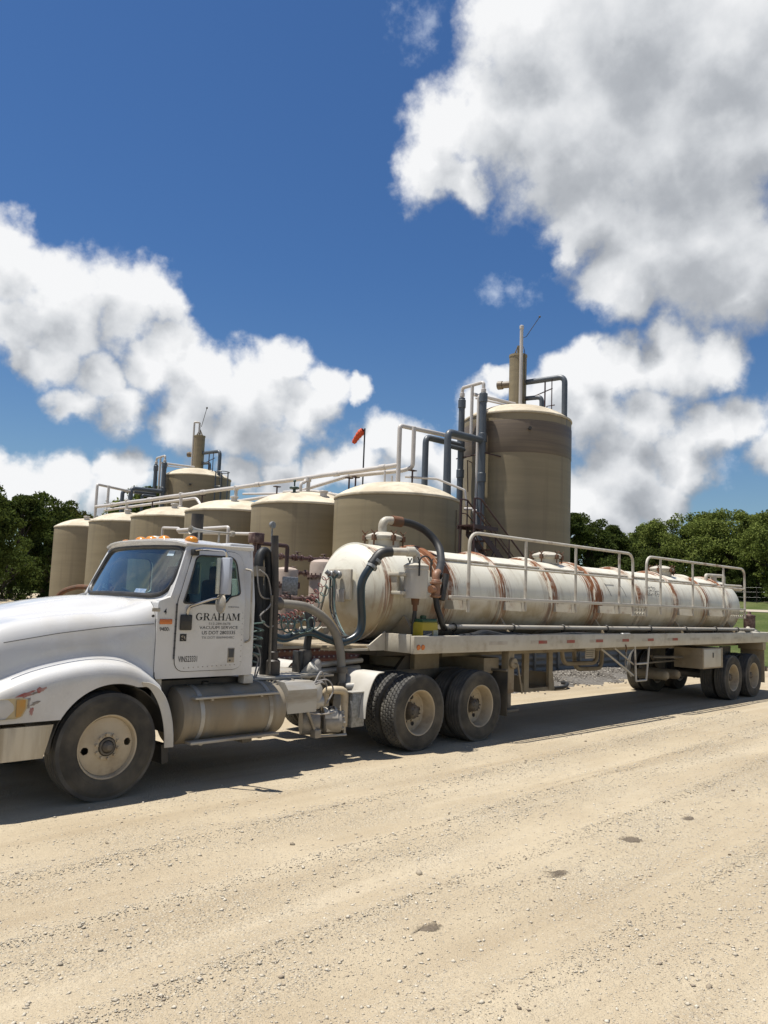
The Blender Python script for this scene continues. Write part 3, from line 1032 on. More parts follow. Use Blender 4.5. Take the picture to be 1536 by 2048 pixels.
def plant_trees():
    L = 'trees beyond the yard at the low wall'
    R = 'trees along the pasture behind the trailer'
    B = 'trees rising behind the storage tanks'
    T = [('dark', 0, 12.6, 41.5, 7.4, 0.3, 'tallest dark leafy tree at the left end, cut by the photo edge', L),
         ('dark', 1, 17.6, 49.5, 7.3, 1.2, 'dark rounded tree second from the left, behind the low wall', L),
         ('dark', 0, 21.6, 53.5, 7.9, 2.4, 'dark tree with a knobbly top beside the leftmost storage tank', L),
         ('olive', 0, 25.0, 58.5, 7.5, 0.8, 'olive brown tree half hidden by the leftmost storage tank', L),
         ('mid', 1, 30.5, 66.0, 7.6, 2.9, 'pale small tree right above the leftmost storage tank', L),
         ('dark', 1, 34.4, 62.5, 10.6, 0.4, 'tall green tree just left of the far tall tank', B),
         ('mid', 0, 37.2, 68.5, 10.9, 1.7, 'tree behind the grey risers of the far tall tank', B),
         ('dark', 0, 38.0, 74.0, 9.0, 2.2, 'dim tree under the far white pipe loop', B),
         ('dark', 1, 55.6, 28.6, 7.6, 1.0, 'dark tree touching the right edge of the near tall tank', R),
         ('dark', 0, 61.0, 29.6, 7.4, 2.0, 'dark tree second to the right of the near tall tank', R),
         ('dark', 1, 66.5, 30.6, 6.8, 0.2, 'low dark tree under the gap of sky', R),
         ('mid', 2, 77.0, 33.6, 6.4, 2.6, 'distant low tree at the lowest point of the treeline', R),
         ('mid', 0, 84.0, 35.0, 8.4, 1.9, 'distant green tree on the rise beyond the others', R),
         ('mid', 1, 67.0, 25.4, 7.0, 0.9, 'green tree at the left shoulder of the right-hand grove', R),
         ('mid', 2, 64.6, 20.9, 7.4, 0.1, 'broad green tree above the second handrail', R),
         ('mid', 0, 63.4, 17.9, 7.3, 2.3, 'bright green tree above the rear end of the tank', R),
         ('mid', 1, 66.0, 16.3, 7.0, 1.4, 'green tree near the right photo edge, behind two others', R),
         ('mid', 2, 62.0, 13.2, 6.9, 3.0, 'green tree cut by the right photo edge', R),
         ('dark', 0, 70.0, 22.5, 6.8, 1.5, 'dark tree filling the back of the right-hand grove', R),
         ('dark', 1, 72.0, 15.0, 7.6, 0.7, 'dark tree at the back right of the grove', R),
         ('dark', 0, 69.0, 27.8, 6.6, 2.7, 'dark tree behind the middle of the first handrail', R)]
    for a in T: tree(*a)
    BL = [(0, 16.0, 46.5, 3.4, 'dark bush at the foot of the left trees'), (0, 12.0, 43.0, 4.2, 'dark bush beneath the leftmost tree'), (0, 21.0, 50.0, 4.6, 'bush filling the gap under the knobbly dark tree'), (0, 26.0, 55.5, 5.0, 'bush beside the olive brown tree')]
    for v, x, y, h, lab in BL: tree('scrub', v, x, y, h, x, lab, 'undergrowth below the left trees')
    BR = [(0, 58.0, 27.0, 3.4, 'dark bush under the first tree right of the near tall tank'), (0, 63.5, 26.5, 3.4, 'dark bush below the gap of sky'), (1, 61.0, 22.5, 2.6, 'bright bush below the broad green tree'),
          (0, 63.5, 23.8, 4.2, 'dark bush behind the bright bush'), (0, 61.5, 19.4, 3.4, 'dark bush between the two brightest trees'), (0, 62.0, 15.6, 3.2, 'dark bush right of the rear of the tank'), (0, 60.5, 11.6, 3.0, 'dark bush at the right photo edge'), (0, 68.0, 18.6, 4.2, 'dark bush deep inside the right-hand grove')]
    for v, x, y, h, lab in BR: tree('scrub', v, x, y, h, y, lab, 'undergrowth below the right trees')


plant_trees()


def far_woods():
    """a far-off belt of woodland that closes the horizon all round the yard"""
    rng = np.random.default_rng(77)
    n = 52000
    az = rng.uniform(R_(-75), R_(165), n)
    rad = 175 + 14 * rng.normal(size=n) * .5 + 12 * np.sin(az * 9)
    top = 6.2 + 1.3 * np.sin(az * 31) + 1.0 * np.sin(az * 67 + 1) + .7 * np.sin(az * 143)
    x, y = CAM_POS.x + rad * np.cos(az), CAM_POS.y + rad * np.sin(az)
    z = ground_z(x, y) + top * rng.uniform(0, 1, n) ** .7
    P = np.stack([x, y, z], 1)
    u = rng.normal(size=(n, 3)); u /= np.linalg.norm(u, axis=1)[:, None]
    w = np.cross(u, rng.normal(size=(n, 3))); w /= np.linalg.norm(w, axis=1)[:, None]
    s = rng.uniform(.4, .9, n)[:, None]
    V = np.stack([P - u * s, P + w * s * .6, P + u * s, P - w * s * .6], 1).reshape(-1, 3)
    me = bpy.data.meshes.new('far_woods')
    me.vertices.add(n * 4); me.vertices.foreach_set('co', V.ravel())
    me.loops.add(n * 4); me.loops.foreach_set('vertex_index', np.arange(n * 4))
    me.polygons.add(n); me.polygons.foreach_set('loop_start', np.arange(n) * 4)
    me.update(); me.validate()
    tag(link('far_woods', me, M['leaf_dark']), 'far-off belt of dark woodland on the horizon', 'woods', kind='stuff')


far_woods()


def far_wall_and_fence():
    t = thing('low_concrete_wall', (10, 76, 0), 'low grey concrete wall in front of the left trees', 'wall')
    x = -14.0
    i = 0
    while x < 30:
        z = float(ground_z(x, 37.5))
        MB().box((x, 37.3, z - .2), (x + 3.96, 37.55, z + .46 + .01 * (i % 2)), .02).build('wall_panel', M['concrete'], t)
        x += 4.0; i += 1
    t = thing('wire_fence', (50, 8, 0), 'wire fence with thin posts at the far side of the pasture', 'fence')
    pts = [(59.0 + .15 * i, 22 - 4.0 * i) for i in range(14)]
    for i, (x, y) in enumerate(pts):
        z = float(ground_z(x, y))
        MB().tube([(x, y, z - .2), (x, y, z + 1.2)], .028, 6).build('post', M['bark'], t)
    for h in (.45, .85, 1.2):
        MB().tube([(x, y, float(ground_z(x, y)) + h) for x, y in pts], .005, 4).build('wire', M['wire'], t)
    m = MB()
    m.sheet([[(51.5 + .02 * y, y, float(ground_z(51.5 + .02 * y, y)) + .05), (53.0 + .02 * y, y, float(ground_z(53.0 + .02 * y, y)) + .05)] for y in np.arange(-60, 24, 2.0)])
    o = m.build('farm_track', paint('caliche_track', (.52, .46, .36), .95, c2=(.42, .36, .27), sc=.8))
    tag(o, 'pale caliche track crossing the pasture', None, kind='structure')


far_wall_and_fence()


# ------------------------------------------------------------------ storage tanks
TR = 1.83          # radius of every tank (12 ft)
TH = 4.90


def tank_parts(root, H, dome, belt=None):
    m = MB()
    prof = [(TR + .03, 0), (TR + .03, .12), (TR, .2)]
    if belt:
        z = [.2 + (belt[0] - .2) * i / 6 for i in range(1, 7)]
        prof += [(TR + .004 * math.sin(q * 2.3), q) for q in z]
        m.lathe(prof, (0, 0, 0), n=72)
        m.build('shell', M['tank'], root, world=False)
        m2 = MB().lathe([(TR + .004, belt[0]), (TR + .012, belt[0] + .03), (TR + .012, belt[1] - .03), (TR + .004, belt[1])], (0, 0, 0), n=72)
        m2.build('belt', M['belt'], root, world=False)
        MB().lathe([(TR, belt[1] - .01), (TR, H - .1), (TR - .01, H)], (0, 0, 0), n=72).build('upper_shell', M['tank'], root, world=False)
    else:
        prof += [(TR + .003 * math.sin(q * 3.1), q) for q in [.2 + (H - .3) * i / 7 for i in range(1, 8)]]
        prof += [(TR - .008, H - .03), (TR - .03, H)]
        m.lathe(prof, (0, 0, 0), n=72).build('shell', M['tank'], root, world=False)
    rim = MB().lathe([(TR - .05, H - .05), (TR + .022, H - .045), (TR + .03, H - .015), (TR + .02, H + .02), (TR - .04, H + .055)], (0, 0, 0), n=72)
    rim.build('rim', M['crown'], root, world=False)
    c = MB()
    pr = []
    for i in range(9):
        q = 1 - i / 8
        pr.append(((TR - .03) * q, H + .05 + dome * (1 - q ** 2.7)))
    c.lathe(pr, (0, 0, 0), n=72, cap1=False).build('crown', M['crown'], root, world=False)
    return root


def dome_z(H, dome, r):
    return H + .05 + dome * (1 - (r / (TR - .03)) ** 2.7)


DOME = .44
ROW = [(12.92, 7.58, 'widest looking storage tank, front right of the row, with white vent pipe'),
       (12.95, 11.70, 'second storage tank from the right, with green valve on its crown'),
       (13.00, 15.84, 'third storage tank from the right, right behind the truck cab roof'),
       (13.10, 20.05, 'fourth storage tank from the right, partly behind the amber cab lights'),
       (13.30, 24.20, 'fifth storage tank from the right, next to the leftmost one'),
       (13.80, 29.00, 'leftmost and farthest storage tank of the row')]
row_tanks = []
for i, (x, y, lab) in enumerate(ROW):
    t = thing('storage_tank', (x, y, 0), lab, 'storage tank', 'tan fibreglass storage tanks in a row', rz=1.3 * i)
    if i == 0:
        tank_parts(t, TH, DOME)
        src = t
    else:
        for ch in KIDS(src):
            c = ch.copy(); COL.objects.link(c); c.parent = t
    row_tanks.append(t)
# what is particular to single tanks
t = row_tanks[0]
MB().tube(elbowed([(14.35, 6.20, 4.73), (14.52, 5.92, 4.73), (14.52, 5.92, .3)], .09), .045, 10).build('vent_pipe', M['pvc'], t)
MB().cyl((14.47, 5.98, 4.66), (14.54, 5.88, 4.66), .06, 10).add([], []).build('vent_coupling', M['pvc'], t)
MB().tube([(13.6, 5.86, 4.6), (13.6, 5.85, .3)], .012, 6).build('seam', M['belt'], t)
t = row_tanks[1]
gx, gy, gz = 12.0, 11.25, dome_z(TH, DOME, 1.05)
m = MB(); m.cyl((gx, gy, gz - .03), (gx, gy, gz + .12), .05, 10).cyl((gx, gy, gz + .10), (gx, gy, gz + .17), .16, 14, .02).cyl((gx, gy, gz + .17), (gx, gy, gz + .36), .025, 8).ball((gx, gy, gz + .36), .045, 8, 6)
m.build('relief_valve', paint('green_cast_valve', (.025, .085, .075), .5, c2=(.06, .08, .07)), t)
MB().tube([(11.83, 10.28, 4.8), (11.82, 10.27, .3)], .014, 6).build('seam', M['belt'], t)
for t, (x, y) in zip(row_tanks[1:], [(12.5, 10.4), (12.3, 15.0), (12.4, 19.2), (12.6, 23.4), (13.0, 28.2)]):
    z = dome_z(TH, DOME, math.hypot(x - t.location.x, y - t.location.y))
    MB().cyl((x, y, z - .05), (x, y, z + .13), .11, 14, .015).cyl((x, y, z + .1), (x, y, z + .16), .15, 14, .01).build('hatch', M['pvc'], t)


def tall_tank(loc, label, variant):
    """tall separator tank: shell with a brown belt, still pipe column on the crown, grey and white risers at its side"""
    H, dome = 8.20, .48
    t = thing('tall_tank', loc, label, 'storage tank', 'tall separator tanks')
    tank_parts(t, H, dome, (6.85, 7.92) if variant == 0 else None)
    cz = H + .05 + dome
    k = dict(world=False)
    col = MB()
    col.lathe([(.30, cz - .25), (.30, 10.52), (.315, 10.53), (.315, 10.60), (.12, 10.64)], (0, 0, 0), n=28, cap1=True)
    for a in range(4):
        col.prism([(.0 + .14 * math.cos(a * PI / 2), .14 * math.sin(a * PI / 2), 10.62), (.22 * math.cos(a * PI / 2), .22 * math.sin(a * PI / 2), 10.62), (.05 * math.cos(a * PI / 2), .05 * math.sin(a * PI / 2), 10.92)], (.02, .02, 0))
    col.cyl((0, 0, 10.6), (0, 0, 10.95), .045, 10)
    col.build('gas_boot', M['tank'], t, **k)
    if variant == 0:
        w = MB().tube([(-.22, -.28, 8.35), (-.22, -.28, 11.42)], .060, 10).cyl((-.22, -.28, 11.42), (-.22, -.28, 11.56), .075, 10, .02)
        w.build('white_vent', M['pvc'], t, **k)
        MB().tube([(0, -.10, 11.20), (0, -.32, 11.21), (.0, -.86, 11.80)], .012, 5).ball((0, -.86, 11.8), .04, 6, 4).build('antenna', M['steel'], t, **k)
        MB().tube(spline([(-.05, -.16, 11.0), (-.1, -.34, 10.6), (-.12, -.36, 9.6), (-.1, -.34, 8.75)], 5), .012, 5).build('cable', M['dark'], t, **k)
    else:
        w = MB().tube(elbowed([(-.28, .18, 8.45), (-.28, .18, 11.35), (-.05, 0, 11.35), (-.05, 0, 10.75)], .08), .055, 9)
        w.build('white_vent', M['pvc'], t, **k)
        MB().tube([(0, -.1, 11.1), (0, -.55, 12.1)], .016, 5).ball((0, -.55, 12.1), .06, 6, 4).build('antenna', M['steel'], t, **k)
        MB().tube([(-1.25, 1.05, 7.6), (-1.25, 1.05, 6.4)], .06, 8).build('level_gauge', M['maroon_dark'], t, **k)
    # stub to the left of the gas boot
    st = MB().tube([(-.12, .2, 9.58), (-.25, .66, 9.58)], .12, 12).cyl((-.2, .48, 9.58), (-.255, .67, 9.58), .15, 12, .02)
    st.build('inlet_stub', M['belt'], t, **k)
    # dark elbows to the right
    MB().tube(elbowed([(.1, -.25, 9.62), (.25, -1.72, 9.60), (.25, -1.72, 7.9)], .22, 6), .095, 12).build('overflow_pipe', M['pvc_grey'], t, **k)
    MB().tube(elbowed([(.1, -.25, 9.05), (.2, -.86, 9.03), (.2, -.86, cz - .3)], .16, 6), .080, 12).build('return_pipe', M['pvc_grey'], t, **k)
    MB().tube([(.05, -.3, 8.98), (.25, -1.25, 9.28)], .02, 5).build('brace', M['maroon_dark'], t, **k)
    MB().tube([(-.05, -1.15, 8.35), (-.05, -1.15, 9.45)], .028, 6).tube([(.1, -1.32, 8.35), (.1, -1.32, 9.55)], .02, 6).tube([(.0, -1.5, 8.62), (.0, -1.2, 8.62), (.0, -1.2, 8.3)], .02, 5).build('guard_post', M['maroon_dark'], t, **k)
    # risers standing in front of the shell
    xa = -2.12
    ra = MB().tube([(xa, .72, .0), (xa, .72, 8.75)], .105, 14)
    for z in (7.2, 6.2, 8.55): ra.cyl((xa, .72, z - .14), (xa, .72, z + .14), .13, 14, .015)
    ra.build('riser', M['pvc_grey'], t, **k)
    rb = MB().tube([(xa, -.17, .0), (xa, -.17, 8.78)], .115, 14)
    for z in (7.3, 6.0, 8.62, 3.2): rb.cyl((xa, -.17, z - .15), (xa, -.17, z + .15), .14, 14, .015)
    rb.build('riser', M['pvc_grey'], t, **k)
    wt = MB().tube(elbowed([(xa, .72, 8.7), (xa, .72, 9.10), (xa, -.17, 9.15), (xa, -.17, 8.7)], .10), .058, 10)
    for y in (.72, -.17): wt.cyl((xa, y, 8.80), (xa, y, 8.92), .085, 12, .01)
    wt.build('cross_pipe', M['pvc'], t, **k)
    MB().tube([(xa, .30, 9.1), (xa, .30, 7.26)], .055, 10).build('drop_pipe', M['pvc'], t, **k)
    MB().tube(elbowed([(xa + .3, .02, 8.72), (xa, .02, 8.72), (xa, .02, .4)], .09), .055, 10).build('drop_pipe', M['pvc'], t, **k)
    MB().tube([(xa, .22, 8.80), (-.28, -.1, 8.80)], .060, 10).build('feed_pipe', M['pvc'], t, **k)
    MB().tube([(xa, .15, 8.66), (-.45, -.2, 8.66)], .030, 8).build('brace', M['pvc'], t, **k)
    # two grey gooseneck pipes to the tank in front
    MB().tube(elbowed([(xa, .72, 7.15), (xa - 1.85, .62, 7.10), (xa - 1.85, .62, 5.0)], .20, 6), .100, 12).build('transfer_pipe', M['pvc_grey'], t, **k)
    MB().tube(elbowed([(xa, -.17, 7.22), (xa - 1.85, -.28, 7.16), (xa - 1.85, -.28, 4.8)], .20, 6), .108, 12).build('transfer_pipe', M['pvc_grey'], t, **k)
    MB().tube(elbowed([(xa + .02, .60, 7.0), (xa - .75, .60, 7.0), (xa - .75, .55, 5.05), (xa - 1.0, .55, 4.95)], .1), .075, 10).build('transfer_pipe', M['pvc_grey'], t, **k)
    # steel bracket on the shell
    MB().tube([(xa, .9, 6.72), (xa, -.3, 6.80), (-1.72, -.62, 6.70)], .022, 6).tube([(-1.75, .55, 6.62), (xa + .15, .55, 6.66), (xa + .15, .5, 5.6)], .018, 6).build('bracket', M['maroon_dark'], t, **k)
    MB().cyl((-1.22, -1.36, 7.62), (-1.30, -1.44, 7.62), .055, 12).build('sight_hole', M['dark'], t, **k)
    return t


tall_near = tall_tank((18.43, 7.28, 0), 'near tall tan tank with brown belt, gas boot and grey risers', 0)
tall_far = tall_tank((19.55, 29.30, 0), 'far tall tan tank standing behind the truck cab', 1)
m = MB()
cx, cy = 19.7, 27.1
for a in range(6):
    m.tube([(cx + .38 * math.cos(a), cy + .38 * math.sin(a), 5.5), (cx + .38 * math.cos(a), cy + .38 * math.sin(a), 8.4)], .022, 5)
for z in (6.0, 6.8, 7.6, 8.4):
    m.tube([(cx + .38 * math.cos(a), cy + .38 * math.sin(a), z) for a in [i * PI / 6 for i in range(13)]], .022, 5)
m.build('ladder_cage', M['pvc_grey'], tall_far)


def overhead_pipes():
    t = thing('overhead_pipe', (13, 17, 0), 'long white pipeline running above the row of storage tanks', 'pipeline')
    MB().tube([(13.0 + .012 * math.sin(i * 1.7), 27.35 - 19.71 * i / 24, 5.83 + .15 * i / 24 - .018 * math.sin(i * PI / 4) ** 2) for i in range(25)], .075, 12).build('main_pipe', M['pvc'], t)
    for y in (25.6, 22.3, 18.2, 14.6, 10.4, 8.3): MB().cyl((13.0, y - .13, 5.83 + .15 * (27.35 - y) / 19.71 - .008), (13.0, y + .13, 5.83 + .15 * (27.35 - y) / 19.71 - .008), .092, 14, .012).build('coupling', M['pvc'], t)
    for y in (11.78, 15.94, 19.77, 24.3):
        z = dome_z(TH, DOME, .3)
        MB().tube([(13.0, y, z - .05), (13.0, y, 5.88)], .065, 10).cyl((13.0, y, 5.80), (13.0, y, 5.98), .095, 12, .012).cyl((13.0, y, z - .03), (13.0, y, z + .06), .10, 12, .01).build('standpipe', M['pvc'], t)
    MB().tube(elbowed([(13.0, 7.64, dome_z(TH, DOME, .1) - .05), (13.0, 7.64, 7.17), (16.31, 7.60, 7.27)], .10), .070, 12).build('standpipe', M['pvc'], t)
    MB().tube(elbowed([(13.3, 7.34, 7.14), (13.3, 7.34, 5.92), (13.3, 7.75, 5.86), (13.25, 10.0, 5.88)], .14), .065, 12).build('return_loop', M['pvc'], t)
    MB().tube(elbowed([(13.0, 27.35, 5.1), (13.0, 27.35, 6.90), (15.8, 29.2, 7.0)], .1), .065, 10).build('standpipe', M['pvc'], t)
    MB().tube([(13.35, 26.9, 6.85), (13.35, 26.9, 5.8)], .06, 10).build('standpipe', M['pvc'], t)
    for y in (7.30, 10.05, 9.75, 13.8, 18.6, 22.5):
        MB().tube([(13.25, y, dome_z(TH, DOME, 1.0) - .35 if y > 8 else 5.2), (13.25, y, 5.84)], .028, 6).box((13.13, y - .07, 5.80), (13.37, y + .07, 5.83)).build('pipe_support', M['maroon_dark'], t)
    t = thing('second_overhead_pipe', (13.7, 17, 0), 'thinner white pipe slung beside the long pipeline over the tanks', 'pipeline')
    MB().tube(elbowed([(13.6, 27.6, 5.75), (13.6, 19.6, 5.82), (13.55, 19.1, 5.45)], .2), .060, 10).build('far_run', M['pvc'], t)
    MB().tube(elbowed([(13.75, 18.9, 5.5), (13.75, 13.6, 5.62), (13.5, 10.3, 5.95)], .2), .060, 10).build('near_run', M['pvc'], t)
    MB().tube([(14.2, 17.2, 5.9), (14.4, 12.2, 5.62)], .045, 8).build('branch', M['pvc'], t)
    MB().tube(elbowed([(13.4, 13.6, 5.62), (13.4, 12.0, 5.55), (13.6, 10.6, 5.30), (13.6, 10.3, 5.05)], .12), .055, 9).build('branch', M['pvc'], t)
    MB().tube(elbowed([(12.55, 11.62, 5.3), (12.55, 11.62, 5.68), (12.9, 11.85, 5.78), (13.0, 11.9, 5.9)], .1), .055, 9).build('branch', M['pvc'], t)
    t = thing('equaliser_pipe', (14, 6.5, 0), 'thin pale pipe lying along the crown of the front right tank', 'pipe')
    MB().tube(elbowed([(13.1, 7.45, 5.62), (13.9, 6.9, 5.62), (14.55, 6.35, 5.32), (14.58, 6.3, 4.85)], .06), .035, 8).build('run', M['pvc'], t)
    MB().tube([(12.55, 7.75, 5.4), (12.55, 7.75, 5.75)], .03, 8).tube([(12.75, 7.65, 5.4), (12.75, 7.65, 5.62)], .03, 8).build('riser', M['pvc'], t)


overhead_pipes()


def windsock():
    t = thing('windsock', (16, 12.32, 0), 'orange windsock hanging limp from a thin dark pole', 'windsock')
    MB().tube([(16, 12.32, 0), (16, 12.32, 8.22)], .028, 8).build('pole', M['dark'], t)
    P = spline([(16, 12.40, 8.16), (15.98, 12.55, 8.05), (15.96, 12.72, 7.88), (15.94, 12.84, 7.72)], 5)
    r = [.10, .115, .125, .13, .13, .125, .12, .115, .11, .105, .10, .098, .095, .09, .085, .07]
    s = MB().tube(P, [q * (1 + .10 * math.sin(i * 2.1)) for i, q in enumerate(r[:len(P)])], 12, caps=False)
    s.build('sock', M['sock'], t, solid=.006)
    MB().tube([(16, 12.32, 8.18), (16, 12.42, 8.16)], .012, 5).build('swivel', M['dark'], t)


windsock()


def stairway():
    """maroon steel stair between the row and the near tall tank"""
    t = thing('steel_stairway', (16, 6.2, 0), 'dark maroon steel stair with handrails beside the near tall tank', 'stairway')
    mt = M['maroon_dark']
    y0, y1 = 4.74, 5.22
    top = (13.28, 4.02); bot = (18.55, .30)
    for y in (y0, y1):
        MB().prism([(top[0], y, top[1] + .02), (bot[0], y, bot[1] + .02), (bot[0], y, bot[1] - .2), (top[0], y, top[1] - .2)], (0, .03, 0)).build('stringer', mt, t)
        MB().tube([(12.97, y, 4.79), (13.14, y, 4.81), (13.28, y, 4.80), (18.55, y, 1.10)], .026, 6).build('handrail', mt, t)
        MB().tube([(12.97, y, 4.42), (13.28, y, 4.42), (18.55, y, .70)], .018, 5).build('mid_rail', mt, t)
        for q in (0, .25, .5, .75, 1):
            x, z = top[0] + (bot[0] - top[0]) * q, top[1] + (bot[1] - top[1]) * q
            MB().tube([(x, y, z - .1), (x, y, z + .80)], .02, 5).build('baluster', mt, t)
        MB().tube([(13.0, y, .0), (13.0, y, 4.79)], .035, 6).build('baluster', mt, t)
    for i in range(17):
        q = (i + .5) / 17
        x, z = top[0] + (bot[0] - top[0]) * q, top[1] + (bot[1] - top[1]) * q
        MB().box((x - .12, y0 + .03, z - .01), (x + .12, y1, z + .02)).build('tread', mt, t)
    m = MB()
    for i in range(11): m.box((12.95 + i * .1, y0, 4.06), (13.0 + i * .1, y1 + .03, 4.09))
    m.box((12.95, y0 - .045, 3.98), (14.0, y0 - .003, 4.09)).box((12.95, y1 + .033, 3.98), (14.0, y1 + .07, 4.09))
    m.build('platform', mt, t)
    MB().tube([(13.0, y0, 3.85), (14.4, y0, 2.5)], .022, 5).tube([(13.9, y0, 3.4), (13.05, y0, 2.4)], .022, 5).build('cross_brace', mt, t)


stairway()


# ------------------------------------------------------------------ containment wall
def containment():
    Y = 4.40
    t = thing('containment_wall', (12, Y, 0), 'corrugated steel containment wall, dark red then grey, round the tanks', 'wall')

    def panel(x0, x1, mat, vertical, along='x', c=Y):
        n = 30 if not vertical else int((x1 - x0) / .03)
        rows = []
        if vertical:        # ribs upright
            for z in (.02, .92):
                rows.append([(x0 + (x1 - x0) * i / n, c + .022 * (1 if (i // 2) % 2 else -1), z) if along == 'x' else (c + .022 * (1 if (i // 2) % 2 else -1), x0 + (x1 - x0) * i / n, z) for i in range(n + 1)])
        else:               # ribs level
            for j in range(n + 1):
                z = .02 + .90 * j / n
                o = .022 * math.sin(j * 2 * PI / 6)
                rows.append([(x, c + o, z) if along == 'x' else (c + o, x, z) for x in (x0, x1)])
        return MB().sheet(rows).build('wall_panel', mat, t, solid=.006)
    x = 4.6
    while x < 24.5:
        red = x < 12.9
        panel(x + .01, x + 1.19, M['wall_red'] if red else M['wall_grey'], False)
        MB().box((x - .045, Y - .06, 0), (x + .045, Y - .025, 1.0), .006).build('wall_post', M['wall_red'] if red else M['wall_grey'], t)
        if red:
            b = MB()
            for r in range(3):
                for c in range(8):
                    b.ball((x + .12 + c * .137, Y - .045, .62 + r * .13), .020, 6, 4)
            b.build('bolts', M['lip'], t)
        x += 1.2
    MB().box((4.55, Y - .07, .93), (24.6, Y + .07, 1.04), .01).build('top_rail', M['lip'], t)
    for c in (4.6, 24.6):
        y = Y
        while y < 33:
            panel(y + .01, y + 2.39, M['wall_grey'], False, 'y', c)
            y += 2.4
        MB().box((c - .07, Y + .08, .93), (c + .07, 33.6, 1.04), .01).build('top_rail', M['lip'], t)


containment()


# ------------------------------------------------------------------ process equipment behind the cab
def wheel_valve(m, c, axis, r, L=.16):
    """a gate valve: flanged body, bonnet and handwheel"""
    c = Vector(c); d, s, u = frame(axis)
    m.cyl(c - d * L, c + d * L, r * .75, 12)
    for q in (-L, L): m.cyl(c + d * (q - .025), c + d * (q + .025), r * 1.35, 14, .005)
    m.ball(c, r * 1.05, 10, 8)
    b = c + Vector((0, 0, r * 2.4))
    m.cyl(c, b, r * .45, 8)
    m.tube([b + Vector((r * 1.4 * math.cos(a), r * 1.4 * math.sin(a), 0)) for a in [k * PI / 6 for k in range(13)]], r * .14, 5)
    m.tube([b - Vector((r * 1.4, 0, 0)), b + Vector((r * 1.4, 0, 0))], r * .12, 4)


def vessel(x, y, z0, z1, r, label, name='filter_vessel'):
    t = thing(name, (x, y, 0), label, 'vessel', 'pinkish tan vessels behind the cab')
    m = MB().lathe([(r, z0), (r, z1 - r * .45), (r * .93, z1 - r * .22), (r * .7, z1 - r * .07), (r * .3, z1), (0.02, z1 + .005)], (x, y, 0), n=32)
    m.build('shell', M['pinkish'], t)
    f = MB().lathe([(r, z1 - .42), (r + .05, z1 - .42), (r + .05, z1 - .36), (r, z1 - .36)], (x, y, 0), n=32)
    for i in range(18):
        a = 2 * PI * i / 18
        f.cyl((x + (r + .028) * math.cos(a), y + (r + .028) * math.sin(a), z1 - .46), (x + (r + .028) * math.cos(a), y + (r + .028) * math.sin(a), z1 - .32), .016, 6)
    f.build('flange_ring', M['maroon'], t)
    for i in range(3):
        a = 2 * PI * i / 3 + .6
        MB().tube([(x + r * .85 * math.cos(a), y + r * .85 * math.sin(a), z0 + .1), (x + r * .85 * math.cos(a), y + r * .85 * math.sin(a), 0)], .05, 8).build('leg', M['maroon'], t)
    m = MB(); wheel_valve(m, (x - r - .22, y - .1, z0 + .35), (1, 0, 0), .07); m.build('drain_valve', M['maroon'], t)
    return t


vessel(7.95, 5.0, .55, 2.84, .30, 'broad pinkish vessel with flanged dome left of the tank head')
vessel(7.05, 5.15, .50, 2.62, .25, 'slimmer pinkish vessel beside the broad one')
vessel(6.30, 4.95, .45, 2.22, .20, 'shortest pinkish vessel, closest to the truck cab')


def manifold():
    t = thing('valve_manifold', (7, 5.0, 0), 'maroon pipe manifold with flanges and handwheels behind the cab', 'pipework')
    mt = M['maroon']
    for z, y, x0, x1 in ((2.52, 5.42, 5.6, 8.4), (2.86, 5.50, 6.2, 8.9), (1.95, 4.62, 5.7, 7.5), (1.52, 4.62, 5.6, 8.6)):
        m = MB().tube([(x0, y, z), (x1, y, z)], .042, 10)
        x = x0 + .1
        while x < x1:
            m.cyl((x - .025, y, z), (x + .025, y, z), .078, 14, .006)
            x += .42
        m.build('header_pipe', mt, t)
    for x, z, y in ((5.95, 2.52, 5.42), (6.55, 2.52, 5.42), (7.45, 2.52, 5.42), (5.95, 1.95, 4.62), (6.65, 1.95, 4.62), (7.35, 1.95, 4.62), (6.0, 1.52, 4.62), (6.75, 1.52, 4.62), (7.5, 1.52, 4.62), (6.9, 2.86, 5.5), (7.6, 2.86, 5.5), (8.4, 2.86, 5.5)):
        m = MB(); wheel_valve(m, (x, y, z), (1, 0, 0), .052, .12); m.build('gate_valve', mt, t)
    m = MB().tube(elbowed([(6.1, 4.92, 2.5), (6.1, 4.92, 3.06), (6.85, 4.92, 3.06), (6.85, 4.92, 2.5)], .07), .045, 9)
    m.build('bypass_pipe', M['maroon_dark'], t)
    MB().tube([(6.0, 4.92, 2.5), (6.0, 4.92, 3.25)], .05, 8).box((5.9, 4.8, 3.05), (6.15, 5.04, 3.27), .02).build('actuator', M['maroon'], t)
    g = MB().tube([(6.42, 4.92, 2.9), (6.42, 4.92, 3.42)], .018, 6).cyl((6.42, 4.88, 3.47), (6.42, 4.95, 3.47), .075, 14, .01)
    g.build('pressure_gauge', M['galv'], t)
    for x in (5.9, 7.0, 8.1): MB().tube([(x, 4.95, 0), (x, 4.95, 2.5)], .045, 8).build('support', M['pinkish'], t)
    m = MB().box((6.62, 4.70, 2.02), (7.02, 4.76, 2.40), .02).build('gauge_panel', M['galv'], t)
    m = MB().box((5.5, 4.7, .9), (5.9, 5.2, 2.3), .03).build('junction_box', M['pinkish'], t)
    m = MB().box((6.9, 4.75, .85), (8.6, 5.3, 1.30), .05).build('pump_housing', paint('weathered_orange_pump', (.42, .23, .12), .6, c2=(.5, .44, .36), sc=5, amt=.8), t)


